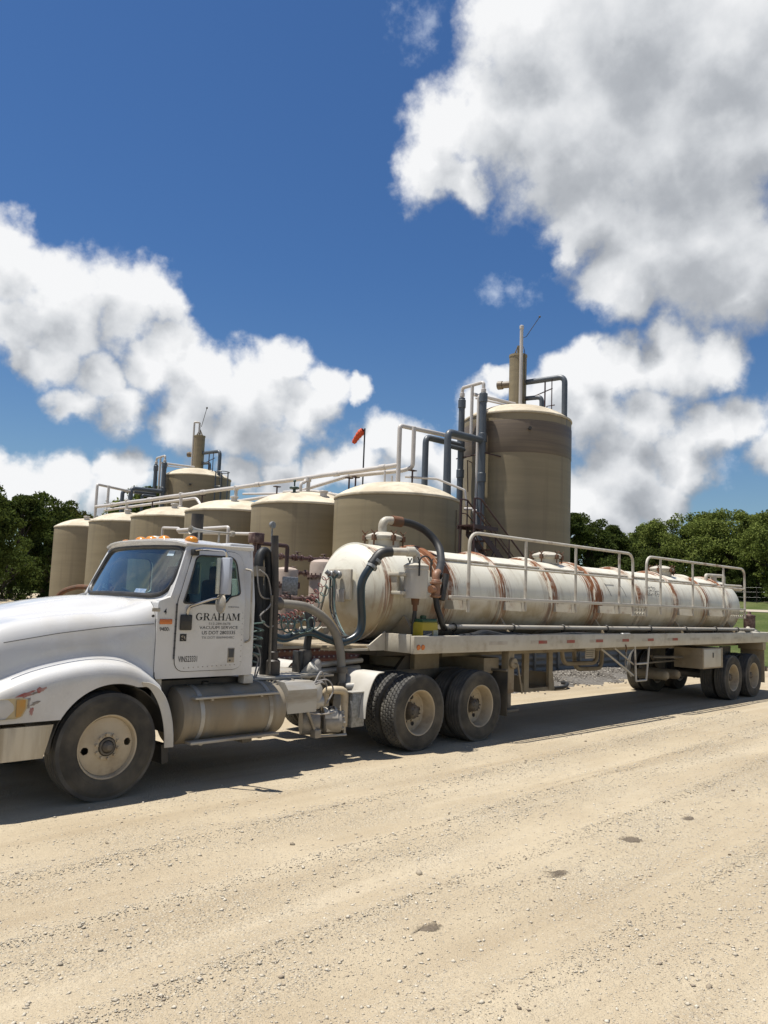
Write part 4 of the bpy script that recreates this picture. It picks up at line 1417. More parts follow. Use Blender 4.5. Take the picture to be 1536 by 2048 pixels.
manifold()
t = thing('rusty_arched_pipe', (8, 20, 0), 'rusty arched pipe with valve above the hood beside the windscreen', 'pipe')
MB().tube(spline([(7.6, 18.2, .0), (7.6, 18.2, 1.55), (7.9, 17.6, 2.0), (8.3, 16.8, 2.02), (8.6, 16.2, 2.0)], 5), .085, 9).build('pipe', M['rust'], t)
m = MB(); wheel_valve(m, (8.45, 16.5, 2.02), (.5, -.85, 0), .14); m.cyl((8.5, 16.4, 2.02), (8.5, 16.4, 2.55), .05, 8).build('valve', M['rust'], t)

t = thing('white_pipe_frame', (10.8, 15, 0), 'white plastic pipe frame seen just above the cab roof', 'pipe')
MB().tube(elbowed([(10.8, 17.16, 1.0), (10.8, 17.16, 4.26), (10.8, 16.05, 4.2), (10.8, 16.05, 4.05), (10.8, 11.5, 3.86)], .07), .05, 10).build('rear_run', M['pvc'], t)
MB().tube(elbowed([(10.75, 16.05, 4.13), (10.75, 12.95, 4.12), (10.75, 12.95, 1.0)], .09), .058, 10).build('front_run', M['pvc'], t)

t = thing('ground_hose', (13, 2.1, 0), 'short black hose lying on the ground below the trailer', 'hose')
MB().tube(spline([(12.2, 2.35, .05), (12.7, 2.12, .05), (13.2, 2.05, .06), (13.6, 2.2, .11), (13.85, 2.5, .09)], 6), .045, 10).build('hose', M['hose'], t)


# ------------------------------------------------------------------ wheels (shared by tractor and trailer)
TYRE_R, TYRE_W = .515, .275


def tyre_mesh(tread):
    """tyre round the Y axis, outer face at -Y; tread 'lug' has zigzag blocks, 'rib' has plain grooves"""
    w, R = TYRE_W / 2, TYRE_R
    side = [(.292, -.82), (.305, -.93), (.318, -.965), (.321, -.985), (.335, -.99), (.352, -1.005), (.355, -1.022), (.37, -1.02), (.41, -1.03), (.428, -1.018), (.431, -1.030), (.436, -1.026), (.445, -1.0), (.472, -.955), (.492, -.90)]
    n = 288 if tread == 'lug' else 120
    cols = []
    for r, y in side: cols.append((r, y * w, 0))
    k = 21
    for j in range(k):
        t = -0.88 + 1.76 * j / (k - 1)
        cols.append((R - .012 * t * t, t * w, j + 1))
    for r, y in side[::-1]: cols.append((r, -y * w, 0))
    vs, fs = [], []
    for i in range(n):
        a = 2 * PI * i / n
        for r, y, j in cols:
            if j:
                j -= 1
                if tread == 'lug':
                    rib = (j - 1) // 4
                    ph = (i + (3 if rib % 2 else 0) + (j - 1) % 4 // 2) % 6
                    if ph == 0 or (j % 4 == 0 and 0 < j < 20): r -= .013
                elif j in (4, 8, 12, 16): r -= .012
            elif tread == 'lug' and r > .485 and i % 6 == 0: r -= .004
            vs.append((r * math.cos(a), y, r * math.sin(a)))
    m = len(cols)
    for i in range(n):
        for j in range(m - 1):
            a, b = i * m + j, ((i + 1) % n) * m + j
            fs.append((a, a + 1, b + 1, b))
    me = MB().add(vs, fs).mesh('tyre', True, 28)
    # sidewall and tread take different dust
    me.materials.append(M['rubber']); me.materials.append(M['rubber_dusty']); me.materials.append(M['rubber_groove'])
    mi = np.array([1 if math.hypot(p.center.x, p.center.z) < .478 else (2 if math.hypot(p.center.x, p.center.z) < .5055 - .010 * (p.center.y / TYRE_W * 2) ** 2 and abs(p.center.y) < .86 * TYRE_W / 2 else 0) for p in me.polygons], dtype=np.int32)
    me.polygons.foreach_set('material_index', mi)
    return me


def disc_holes(m, r0, r1, y0, y1, rh, nh, rhole, n=200, q=22):
    """a wheel disc between radii r0 and r1 with round hand holes"""
    out = []
    vs, fs = [], []
    rad = [r0 + (r1 - r0) * i / q for i in range(q + 1)]
    for i, r in enumerate(rad):
        y = y0 + (y1 - y0) * i / q
        for k in range(n):
            a = 2 * PI * k / n
            vs.append((r * math.cos(a), y, r * math.sin(a)))
    for i in range(q):
        for k in range(n):
            rm = (rad[i] + rad[i + 1]) / 2; am = 2 * PI * (k + .5) / n
            hit = False
            for h in range(nh):
                ah = 2 * PI * (h + .5) / nh
                if math.hypot(rm * math.cos(am) - rh * math.cos(ah), rm * math.sin(am) - rh * math.sin(ah)) < rhole: hit = True
            if not hit:
                a, b = i * n + k, i * n + (k + 1) % n
                fs.append((a, b, b + n, a + n))
    m.add(vs, fs)


def rim_mesh(kind):
    w = TYRE_W / 2
    m = MB()
    d = (0, 1, 0)
    if kind == 'steer':
        m.lathe([(.300, -.80 * w), (.306, -.88 * w), (.300, -.93 * w), (.288, -.88 * w), (.280, -.70 * w), (.272, -.55 * w)], (0, 0, 0), d, 56)
        disc_holes(m, .13, .272, -.74 * w, -.62 * w, .215, 2, .036)
        m.lathe([(.13, -.74 * w), (.115, -.80 * w), (.09, -.80 * w)], (0, 0, 0), d, 40)
        m.lathe([(.272, -.55 * w), (.268, .8 * w), (.30, .9 * w)], (0, 0, 0), d, 40)
    else:
        m.lathe([(.300, -.80 * w), (.307, -.90 * w), (.300, -.96 * w), (.288, -.90 * w), (.278, -.6 * w), (.268, -.2 * w), (.262, .35 * w), (.235, .50 * w)], (0, 0, 0), d, 56)
        disc_holes(m, .12, .235, .62 * w, .50 * w, .185, 5, .032)
        m.lathe([(.235, .5 * w), (.268, .8 * w), (.30, .9 * w)], (0, 0, 0), d, 40)
    return m.mesh('rim', True, 40)


def hub_mesh(kind):
    w = TYRE_W / 2
    m = MB()
    y = -.80 * w if kind == 'steer' else .60 * w
    if kind == 'steer':
        m.lathe([(.085, y + .05), (.085, y), (.078, y - .012), (.062, y - .012), (.058, y + .012), (.050, y - .03), (.036, y - .045), (.028, y - .062), (.001, y - .066)], (0, 0, 0), (0, 1, 0), 28)
        rr = .112
    else:
        m.lathe([(.125, y + .02), (.10, y - .02), (.095, y - .10), (.075, y - .13), (.06, y - .14), (.001, y - .145)], (0, 0, 0), (0, 1, 0), 28)
        for i in range(8):
            a = 2 * PI * i / 8 + .2
            m.cyl((.065 * math.cos(a), y - .13, .065 * math.sin(a)), (.065 * math.cos(a), y - .155, .065 * math.sin(a)), .010, 6)
        rr = .142
    for i in range(10):
        a = 2 * PI * i / 10
        m.cyl((rr * math.cos(a), y + .012, rr * math.sin(a)), (rr * math.cos(a), y - .022, rr * math.sin(a)), .015, 6)
    me = m.mesh('hub', True, 35)
    me.materials.append(M['hub']); me.materials.append(M['wheel'])
    lim = rr - .02
    me.polygons.foreach_set('material_index', np.array([1 if math.hypot(p.center.x, p.center.z) > lim else 0 for p in me.polygons], dtype=np.int32))
    return me


_dm = MB().lathe([(.05, .20), (.225, .20), (.235, .17), (.235, .085), (.05, .085)], (0, 0, 0), (0, 1, 0), 32).mesh('brake_drum')
_dm.materials.append(M['steel'])
WM = {'drum': _dm, 'lug': tyre_mesh('lug'), 'rib': tyre_mesh('rib')}
for kd in ('steer', 'deep'):
    WM[kd] = rim_mesh(kd); WM[kd].materials.append(M['wheel'])
    WM[kd + '_hub'] = hub_mesh(kd)


def wheel(parent, x, y, tread, kind, flip=False, turn=0., label=None):
    """one wheel (tyre, rim, hub) with its outer face at y"""
    w = TYRE_W / 2
    e = bpy.data.objects.new('wheel', None)
    e.empty_display_size = .2
    COL.objects.link(e)
    e.parent = parent
    p = parent.location
    e.location = (x - p.x, (y + (-w if flip else w)) - p.y, TYRE_R - .012 - p.z)
    e.rotation_euler = (0, turn, PI if flip else 0)
    if label: e['label'] = label
    for nm, me in (('tyre', WM[tread]), ('rim', WM[kind]), ('hub', WM[kind + '_hub']), ('brake_drum', WM['drum'])):
        o = bpy.data.objects.new(nm, me); COL.objects.link(o); o.parent = e
    return e


def dual(parent, x, tread, turn):
    for s, fl in ((-1, False), (1, True)):
        wheel(parent, x, s * 1.215, tread, 'deep', fl, turn)
        wheel(parent, x, s * .895, tread, 'deep', not fl, turn + .3) if False else wheel(parent, x, s * .895, tread, 'deep', fl, turn + .3)


def lettering(txt, size, origin, xdir, zdir, mat, parent, name='lettering', align='LEFT', squash=1.0, bold=0.0):
    """flat printed text standing a hair off a surface"""
    cu = bpy.data.curves.new(name, 'FONT')
    cu.body = txt; cu.size = size; cu.align_x = align; cu.offset = bold; cu.resolution_u = 3
    tmp = bpy.data.objects.new(name, cu)
    COL.objects.link(tmp)
    bpy.context.view_layer.update()
    me = bpy.data.meshes.new_from_object(tmp.evaluated_get(bpy.context.evaluated_depsgraph_get()))
    COL.objects.unlink(tmp); bpy.data.objects.remove(tmp)
    X, Z = Vector(xdir).normalized(), Vector(zdir).normalized()
    N_ = X.cross(Z)
    mt = Matrix((( X.x * squash, Z.x, N_.x, origin[0]), (X.y * squash, Z.y, N_.y, origin[1]), (X.z * squash, Z.z, N_.z, origin[2]), (0, 0, 0, 1)))
    me.transform(mt)
    me.name = name
    me.materials.clear()
    return link(name, me, mat, parent)


# ------------------------------------------------------------------ tank trailer
BR, BZ = .705, 2.10       # barrel radius and axis height


def trailer():
    T = thing('tank_trailer', (11, 0, 0), 'long cream vacuum tank trailer with rust streaks and white handrails', 'trailer')
    # barrel
    head = [(.001, -.30), (.16, -.292), (.33, -.262), (.48, -.208), (.59, -.14), (.665, -.065), (BR, 0.0)]
    prof = [(r, 4.22 + h) for r, h in head]
    prof += [(BR, 4.22 + (16.95 - 4.22) * i / 40) for i in range(1, 41)]
    prof += [(r, 16.95 - h) for r, h in head[::-1][1:]]
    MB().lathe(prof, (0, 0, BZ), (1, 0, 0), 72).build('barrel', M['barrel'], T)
    for x in (5.40, 6.88, 8.36, 9.87, 11.60, 13.28, 14.86, 16.15):
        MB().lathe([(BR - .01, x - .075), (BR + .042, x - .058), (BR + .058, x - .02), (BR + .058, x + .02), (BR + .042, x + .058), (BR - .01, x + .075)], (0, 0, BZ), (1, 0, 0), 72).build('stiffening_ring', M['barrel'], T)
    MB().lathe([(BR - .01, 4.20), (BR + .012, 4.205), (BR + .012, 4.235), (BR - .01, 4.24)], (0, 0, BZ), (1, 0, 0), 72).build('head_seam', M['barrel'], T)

    def manhole(x, elbow=False):
        z = BZ + BR - .03
        m = MB().lathe([(.235, 0), (.235, .12), (.275, .125), (.275, .15)], (x, 0, z), n=32)
        m.build('manhole_neck', M['rusty_white'], T)
        lid = MB().lathe([(.285, .152), (.285, .175), (.24, .20), (.14, .235), (.05, .248), (.001, .25)], (x, 0, z), n=32).build('manhole_lid', M['rusty_white'], T)
        for i in range(6):
            a = 2 * PI * i / 6 + .25
            cx, cy = x + .29 * math.cos(a), .29 * math.sin(a)
            b = MB().tube([(cx, cy, z + .03), (cx, cy, z + .22)], .014, 6).tube([(cx, cy, z + .20), (cx - .045, cy + .02, z + .255)], .009, 5).tube([(cx, cy, z + .20), (cx + .045, cy - .02, z + .255)], .009, 5).box((cx - .03, cy - .03, z + .10), (cx + .03, cy + .03, z + .185), .006)
            o = b.build('clamp', M['rust'], T)
        return z
    z = manhole(4.82); manhole(9.25); manhole(14.05)
    # elbow and black hose leaving the first manhole
    MB().tube(elbowed([(4.78, 0, z + .22), (4.78, 0, z + .42), (4.98, -.03, z + .43)], .13, 6), .066, 14).build('lid_elbow', M['rusty_white'], T)
    MB().tube([(4.95, -.025, z + .43), (5.13, -.06, z + .425)], .082, 14).build('hose_clamp', M['rust'], T)
    MB().tube(spline([(5.05, -.05, z + .43), (5.30, -.12, z + .41), (5.52, -.24, z + .30), (5.60, -.42, z + .08), (5.42, -.64, 2.62), (5.12, -.86, 2.43), (5.04, -.92, 2.36)], 7), .060, 14).build('vent_hose', M['hose'], T)
    # moisture trap canister with its brackets
    cx, cy = 4.52, -.96
    MB().lathe([(.160, 2.03), (.168, 2.05), (.168, 2.43), (.178, 2.44), (.178, 2.47)], (cx, cy, 0), n=32, cap0=True).build('trap_body', paint('grey_white_canister', (.62, .60, .56), .45, c2=(.50, .46, .39), sc=4, amt=.6), T)
    MB().lathe([(.182, 2.472), (.182, 2.49), (.13, 2.52), (.001, 2.53)], (cx, cy, 0), n=32).build('trap_lid', M['rusty_white'], T)
    MB().tube(arc((cx, cy - .17, 2.46), .16, 20, 160, 8, 'xz'), .012, 6).build('lid_bail', M['dark'], T)
    for a in (-2.2, -.55, 1.2):
        px, py = cx + .215 * math.cos(a), cy + .215 * math.sin(a)
        MB().tube([(px, py, 2.34), (px, py, 2.56)], .014, 6).tube([(px, py, 2.54), (px - .04, py, 2.60)], .009, 5).tube([(px, py, 2.54), (px + .04, py, 2.60)], .009, 5).build('clamp', M['dark'], T)
    MB().lathe([(.05, 1.94), (.06, 2.03)], (cx, cy, 0), n=16).tube([(cx, cy, 2.0), (cx, cy, 1.86)], .035, 10).build('trap_drain', M['rust'], T)
    MB().tube([(cx, cy, 1.88), (cx - .01, cy + .02, 1.53)], .030, 10).build('drain_hose', M['dark'], T)
    for zz in (2.10, 2.36): MB().box((4.28, -.93, zz - .025), (4.50, -.62, zz + .025), .006).build('trap_bracket', M['cream'], T)
    MB().box((4.30, -.80, 2.10), (4.36, -.66, 2.38), .006).build('trap_bracket', M['cream'], T)
    # white pipe from the trap to the blue hose on the head
    MB().tube(elbowed([(cx, cy, 2.50), (cx, cy, 2.68), (4.10, -.82, 2.66)], .11, 6), .056, 14).cyl((4.48, -.95, 2.68), (4.36, -.91, 2.677), .072, 14, .01).build('trap_pipe', M['rusty_white'], T)
    MB().tube(elbowed([(4.14, -.83, 2.66), (3.98, -.78, 2.64), (3.86, -.74, 2.47)], .11, 6), .070, 14).build('rubber_elbow', M['dark'], T)
    for q in ((3.93, -.76, 2.54), (3.87, -.745, 2.455)): MB().tube([q, (q[0] - .022, q[1] + .006, q[2] - .036)], .078, 14).build('hose_clamp', M['galv'], T)
    P = spline([(3.88, -.745, 2.48), (3.78, -.72, 2.36), (3.71, -.70, 2.20), (3.71, -.70, 1.98), (3.74, -.70, 1.74), (3.72, -.70, 1.58), (3.62, -.68, 1.47), (3.46, -.60, 1.415), (3.28, -.52, 1.46), (3.05, -.48, 1.54), (2.85, -.46, 1.52), (2.62, -.45, 1.46), (2.42, -.42, 1.52)], 6)
    hs = MB().tube(P, .050, 14).build('suction_hose', M['hose_blue'], T)
    # teal stripe along the hose
    st = []
    for i, p in enumerate(P):
        t = (P[min(i + 1, len(P) - 1)] - P[max(i - 1, 0)]).normalized()
        s = t.cross(Vector((0, 1, 0)));  s = s.normalized() if s.length > .1 else Vector((0, 0, 1))
        st.append(p + s * .034 + Vector((0, -.038, 0)))
    MB().tube(st, .012, 6).build('hose_stripe', M['hose_teal'], hs)
    MB().box((3.50, -.66, 1.44), (3.62, -.56, 1.50), .01).build('hose_strap', M['dark'], T)
    # copper coloured valve and black hose at the front ring
    v = MB().tube(elbowed([(5.06, -.90, 2.42), (4.98, -.93, 2.40), (4.96, -.95, 2.26)], .06), .055, 12).cyl((4.96, -.95, 2.31), (4.96, -.95, 2.05), .068, 14, .01).cyl((4.96, -.95, 2.28), (4.96, -.95, 2.245), .088, 14, .005).cyl((4.96, -.95, 2.09), (4.96, -.95, 2.06), .085, 14, .005)
    v.tube([(4.96, -.95, 2.17), (4.82, -.97, 2.17)], .055, 12)
    v.build('relief_valve', paint('copper_brown_valve', (.34, .155, .08), .5, c2=(.40, .25, .16), sc=8, amt=.7, dust=(.14, .07, .04), dsc=9, damt=.7, dcut=.58), T)
    MB().tube(spline([(4.96, -.95, 2.08), (4.98, -.97, 1.92), (5.03, -.99, 1.78), (5.10, -.98, 1.66), (5.22, -.92, 1.61)], 5), .044, 12).build('drain_hose', M['dark'], T)
    MB().tube([(5.05, -.99, 2.02), (5.14, -.99, 2.40)], .048, 12).build('rubber_stop', M['dark'], T)
    # gladhand plate and air lines on the head
    MB().box((3.885, -.30, 1.98), (3.93, .17, 2.41), .012).build('gladhand_plate', M['cream'], T)
    MB().box((3.86, -.20, 1.94), (3.882, .0, 2.12), .008).build('gladhand_card', M['reflect_white'], T)
    g = MB()
    for y in (.06, -.10): g.cyl((3.86, y, 2.32), (3.80, y, 2.33), .055, 14, .01).cyl((3.80, y, 2.33), (3.76, y + .03, 2.37), .035, 10)
    g.build('gladhands', M['galv'], T)
    MB().tube([(3.84, .15, 2.16), (3.80, .27, 1.66)], .018, 6).build('plate_strut', M['chassis'], T)
    for k_, (y, e) in enumerate(((-.06, -.55), (-.02, -.50), (.03, -.60))):
        MB().tube(spline([(3.80, y, 2.30), (3.78, y - .03, 2.0), (3.76, y - .10, 1.78), (3.72, (y + e) / 2 - .05, 1.56), (3.66, e, 1.46)], 6), .013, 6).build('air_line', M['dark'] if k_ else M['air_green'], T)
    # front frame: neck, coupler plate and cradle gussets
    MB().box((3.25, -.62, 1.33), (6.2, .62, 1.37), .006).build('coupler_plate', M['cream_dirty'], T)
    for s in (-1, 1):
        MB().prism([(3.88, s * .68, 1.375), (3.93, s * .68, 1.375), (4.232, s * .68, 1.56), (4.232, s * .68, 1.30), (3.95, s * .68, 1.30)], (0, -s * .02, 0)).build('cradle_plate', M['cream'], T)
        MB().prism([(3.62, s * .66, 1.30), (4.23, s * .66, 1.30), (4.23, s * .40, 1.30), (3.30, s * .40, 1.30)], (0, 0, .028)).build('neck_plate', M['cream'], T)
    for x in (4.6, 6.88, 9.87, 13.28, 16.15):
        MB().prism([(x, -.95, 1.42), (x, .95, 1.42), (x, .68, 1.78), (x, .45, 1.57), (x, .2, 1.475), (x, 0, 1.452), (x, -.2, 1.475), (x, -.45, 1.57), (x, -.68, 1.78)], (.05, 0, 0)).build('saddle', M['cream_dirty'], T)
    for s in (-1, 1):
        m = MB().box((4.24, s * 1.22, 1.285), (18.2, s * 1.155, 1.525), .008)
        m.build('side_rail', M['cream'], T)
    for s in (-1, 1): MB().box((4.235, s * 1.150, 1.292), (4.275, s * .66, 1.540), .006).build('front_rail', M['cream'], T)
    MB().box((18.15, -1.150, 1.292), (18.19, 1.150, 1.518), .006).build('rear_rail', M['cream'], T)
    MB().box((4.28, -1.152, 1.385), (18.14, 1.152, 1.42)).build('deck', M['steel'], T)
    for s in (-1, 1): MB().box((5.6, s * .50 - .06, 1.17), (18.1, s * .50 + .06, 1.383)).build('main_beam', M['cream_dirty'], T)
    for x in np.arange(7.2, 18, 1.1): MB().box((x, -1.15, 1.30), (x + .05, 1.15, 1.384)).build('cross_member', M['cream_dirty'], T)
    MB().box((5.0, -.55, 1.0), (5.55, .55, 1.32), .01).build('kingpin_box', M['cream_dirty'], T)
    # lamps and conspicuity strips
    for x in (4.325, 4.415): MB().cyl((x, -1.222, 1.375), (x, -1.236, 1.375), .036, 18, .005).build('marker_lamp', M['orange_lens'], T)
    for x in (5.90, 6.98, 7.82, 8.77, 9.72, 10.72, 11.79, 12.85, 13.98, 15.2, 16.4):
        faded = x > 11.5 or x < 6.5
        o = MB().box((x, -1.2215, 1.385), (x + .21, -1.2235, 1.435)).build('reflector_strip', M['reflect_white'], T)
        o = MB().box((x + .215, -1.2215, 1.385), (x + .46, -1.2235, 1.435)).build('reflector_strip', M['reflect_white'] if faded and x != 11.79 else M['red'], T)
    # lower wash pipe beside the barrel, on clips
    MB().tube([(5.12, -.90, 1.635), (17.3, -.90, 1.585)], .037, 12).build('wash_pipe', paint('grey_wash_pipe', (.56, .52, .45), .5, c2=(.38, .33, .26), sc=2), T)
    for x in (5.45, 6.92, 8.40, 9.90, 11.65, 13.3, 14.9, 16.2): MB().tube(arc((x, -.90, 1.63 - (x - 5.1) * .0041), .056, 0, 360, 12, 'yz'), .012, 5).tube([(x, -.90, 1.58), (x, -.86, 1.42)], .014, 5).build('pipe_clip', M['dark'], T)
    # conduit along the crown and the catwalk frame
    MB().tube([(5.42, -.46, BZ + .56), (16.9, -.46, BZ + .56)], .018, 8).build('crown_conduit', M['rail'], T)
    for x0, x1, posts in ((5.52, 10.56, (6.98, 8.49, 10.03)), (11.12, 16.20, (11.73, 13.26, 14.92))):
        MB().tube(elbowed([(x0, -1.10, 1.86), (x0, -1.10, 3.04), (x1, -1.10, 3.05), (x1, -1.10, 1.86)], .22, 7), .026, 10).build('guard_rail', M['rail'], T)
        MB().tube([(x0, -1.10, 2.565), (x1, -1.10, 2.565)], .017, 8).build('mid_rail', M['rail'], T)
        for p in posts: MB().tube([(p, -1.10, 1.90), (p, -1.10, 3.03)], .024, 8).build('rail_post', M['rail'], T)
    MB().box((5.10, -1.13, 2.045), (16.20, -1.075, 2.095), .006).build('catwalk_edge', paint('pale_catwalk_edge', (.74, .70, .62), .5, c2=(.60, .53, .42), sc=2, amt=.6), T)
    for x in (5.40, 5.53, 6.88, 7.0, 8.36, 8.5, 9.87, 10.04, 10.62, 11.10, 13.28, 14.86):
        MB().prism([(x, -.66, 1.90), (x, -1.10, 1.89), (x, -1.10, 2.03), (x, -.70, 2.03)], (.012, 0, 0)).build('catwalk_bracket', M['rusty_white'], T)
    for x0, x1 in ((10.62, 11.08), (15.36, 16.14)):
        m = MB(); n = max(4, int((x1 - x0) / .11))
        for i in range(n):
            x = x0 + (x1 - x0) * (i + .5) / n
            for zz in (1.90, 1.98):
                m.lathe([(.016, 0), (.034, 0), (.034, .012), (.016, .012)], (x + (.03 if zz > 1.95 else 0), -1.09, zz), (0, 1, 0), 10)
        m.box((x0, -1.085, 1.86), (x1, -1.075, 1.875)).box((x0, -1.085, 2.015), (x1, -1.075, 2.03))
        m.build('grip_step', M['rusty_white'], T)
    # stencilled volumes and arrows on the shell
    # (worn beyond reading: only short dashes of paint are left)
    rr = random.Random(4)
    for i in range(3):
        m = MB(); x = 12.02
        while x < 12.50 + .08 * i:
            w = rr.uniform(.022, .05)
            for q in range(2 if rr.random() < .6 else 1):
                a = R_(30 - 6.4 * i - 2.6 * q + rr.uniform(-.6, .6))
                p, d = Vector((x, -(BR + .003) * math.cos(a), BZ + (BR + .003) * math.sin(a))), Vector((0, math.sin(a), math.cos(a)))
                h = rr.uniform(.012, .030)
                m.add([p, p + Vector((w, 0, 0)), p + Vector((w, 0, 0)) + d * h, p + d * h], [(0, 1, 2, 3)])
            x += w + rr.uniform(.012, .03)
        m.build('worn_stencil', M['grey_ink'], T, fix=False)
    for x in (10.35, 10.95):
        a0, a1 = R_(32), R_(10)
        pts = [(x + .12 * k / 5, -(BR + .006) * math.cos(a0 + (a1 - a0) * k / 5), BZ + (BR + .006) * math.sin(a0 + (a1 - a0) * k / 5)) for k in range(6)]
        MB().tube(pts, .0032, 4).build('painted_line', M['grey_ink'], T)
    MB().tube([(10.35 + .36 * k / 5, -(BR + .006) * math.cos(R_(30)), BZ + (BR + .006) * math.sin(R_(30))) for k in range(6)], .0032, 4).build('painted_line', M['grey_ink'], T)
    # rear pipe work on the crown and the rear valve
    MB().tube(elbowed([(16.1, -.2, 2.70), (16.1, -.2, 2.90), (17.2, -.2, 2.92), (17.2, -.2, 2.6)], .06), .045, 10).cyl((16.55, -.2, 2.70), (16.55, -.2, 2.9), .08, 12).build('rear_vent_pipe', M['rusty_white'], T)
    MB().tube([(16.0, -.45, 2.66), (17.7, -.45, 2.68)], .032, 8).tube([(17.1, -.45, 2.60), (17.7, -.45, 2.60)], .045, 8).build('rear_bar', M['rusty_white'], T)
    MB().lathe([(.13, 1.60), (.14, 1.63), (.14, 1.90), (.15, 1.91), (.15, 1.94), (.05, 1.96), (.04, 2.03), (.001, 2.04)], (17.35, -.78, 0), n=24).build('rear_valve', M['maroon'], T)
    MB().lathe([(.20, 1.53), (.20, 1.56), (.13, 1.60)], (17.35, -.78, 0), n=24).cyl((17.0, -.85, 1.55), (17.2, -.8, 1.6), .06, 12).cyl((16.95, -.95, 1.47), (17.5, -.95, 1.47), .07, 12).build('valve_flange', M['rusty_white'], T)
    # landing gear
    for s in (-1, 1):
        MB().box((6.60, s * 1.0 - .07, .62), (6.76, s * 1.0 + .07, 1.30), .012).build('landing_leg', M['cream_dirty'], T)
        MB().box((6.635, s * 1.0 - .045, .38), (6.725, s * 1.0 + .045, .66), .01).build('landing_ram', M['chassis'], T)
        MB().box((6.53, s * 1.0 - .12, .34), (6.83, s * 1.0 + .12, .38), .01).build('sand_shoe', M['chassis'], T)
        MB().tube([(6.76, s * .98, .80), (7.15, s * .75, 1.25)], .022, 6).build('leg_brace', M['cream_dirty'], T)
    MB().cyl((6.69, -1.07, 1.08), (6.69, -1.13, 1.08), .085, 20, .012).tube(elbowed([(6.69, -1.13, 1.08), (6.69, -1.18, 1.08), (6.82, -1.18, .62)], .02), .014, 6).build('crank_box', M['cream_dirty'], T)
    MB().box((6.655, -.93, .98), (6.705, .93, 1.03)).build('crank_shaft', M['chassis'], T)
    MB().box((6.20, -.9, .92), (6.58, .9, 1.16), .01).build('cross_box', M['cream_dirty'], T)
    # drop tray with upright straps behind the legs
    for x0, x1 in ((7.85, 8.00), (8.62, 8.74)):
        MB().box((x0, -.50, .52), (x1, -.44, 1.30), .006).build('tray_strap', M['cream_dirty'], T)
    MB().prism([(7.80, -.48, .50), (7.86, -.48, .78), (7.98, -.48, .56), (8.70, -.48, .56), (8.78, -.48, .80), (8.84, -.48, .50)], (0, .5, 0)).build('hose_tray', M['cream_dirty'], T)
    for c, (a, b, d) in enumerate(((9.15, 10.45, .92), (9.9, 11.0, .78))):
        MB().tube(elbowed([(a, -.42 + .2 * c, 1.30), (a + .05, -.42 + .2 * c, d + .02), (b - .05, -.42 + .2 * c, d), (b, -.42 + .2 * c, 1.30)], .18, 6), .042, 8).build('hose_saddle', M['cream_dirty'], T)
    MB().box((9.35, -.80, 1.06), (9.68, -.79, 1.25)).build('placard', M['reflect_white'], T)
    m = MB()
    for zz in (1.20, 1.165, 1.13, 1.09): m.box((9.37, -.8035, zz), (9.64 - .3 * (1.2 - zz), -.8015, zz + .014))
    m.build('placard_lines', M['grey_ink'], T)
    # access ladder
    lm = M['rail']
    for xa, xb in ((10.47, 10.52), (11.05, 10.93)): MB().tube([(xa, -1.19, 1.285), (xb, -1.19, .64)], .020, 8).build('ladder_side', lm, T)
    for zz, xa, xb in ((.64, 10.52, 10.93), (.96, 10.49, 10.99)): MB().tube([(xa, -1.19, zz), (xb, -1.19, zz)], .018, 8).build('ladder_rung', lm, T)
    MB().tube([(9.45, -1.05, 1.26), (10.5, -1.15, .74)], .020, 6).tube([(9.95, -1.05, 1.26), (10.5, -1.15, .95)], .016, 6).tube(elbowed([(10.6, -.95, 1.2), (10.45, -1.0, .9), (10.7, -1.0, .7)], .1), .014, 6).build('ladder_brace', lm, T)
    MB().tube(elbowed([(10.05, -1.225, 1.33), (10.05, -1.24, 1.27), (10.1, -1.2, 1.2)], .02), .012, 6).build('tie_hook', M['rust'], T)
    # tool box
    MB().box((13.52, -1.20, .755), (14.60, -.55, 1.20), .012).build('tool_box', M['cream_dirty'], T)
    MB().box((13.56, -1.212, .785), (14.46, -1.198, 1.175), .008).build('tool_box_door', M['cream'], T)
    MB().box((14.0, -1.222, .99), (14.05, -1.21, 1.10), .004).build('latch', M['dark'], T)
    # running gear
    for i, x in enumerate((15.19, 16.44)):
        MB().tube([(x, -.9, .50), (x, .9, .50)], .075, 12).build('axle', M['chassis'], T)
        for s in (-1, 1): MB().prism([(x - .55, s * .52, .90), (x - .35, s * .52, 1.16), (x + .2, s * .52, 1.16), (x + .15, s * .52, .55), (x - .1, s * .52, .52)], (0, s * .06, 0)).build('suspension_arm', M['chassis'], T)
        dual(T, x, 'rib', .4 + i)
    for x in (12.85, 13.40): MB().lathe([(.001, -.02), (.07, -.005), (.10, .03), (.105, .07), (.105, .80), (.08, .85), (.001, .87)], (x, -.72, .60), (0, 1, 0), 20).build('air_reservoir', M['cream_dirty'], T)
    MB().tube([(12.1, -.75, 1.02), (13.5, -.75, .98)], .03, 6).tube([(12.0, -.6, .88), (13.5, -.6, .9)], .02, 6).build('brake_line', M['chassis'], T)
    for s in (-1, 1):
        MB().box((17.15, s * 1.20, .30), (17.17, s * .62, 1.15), .004).build('mud_flap', M['cream_dirty'], T)
        MB().box((17.05, s * 1.21, 1.10), (17.25, s * .6, 1.28), .01).build('flap_hanger', M['cream_dirty'], T)
    MB().box((17.6, -1.1, .55), (17.68, 1.1, .67), .01).box((17.6, -.6, .6), (17.68, -.5, 1.3)).box((17.6, .5, .6), (17.68, .6, 1.3)).build('rear_bumper', M['cream_dirty'], T)
    return T


trailer_obj = trailer()


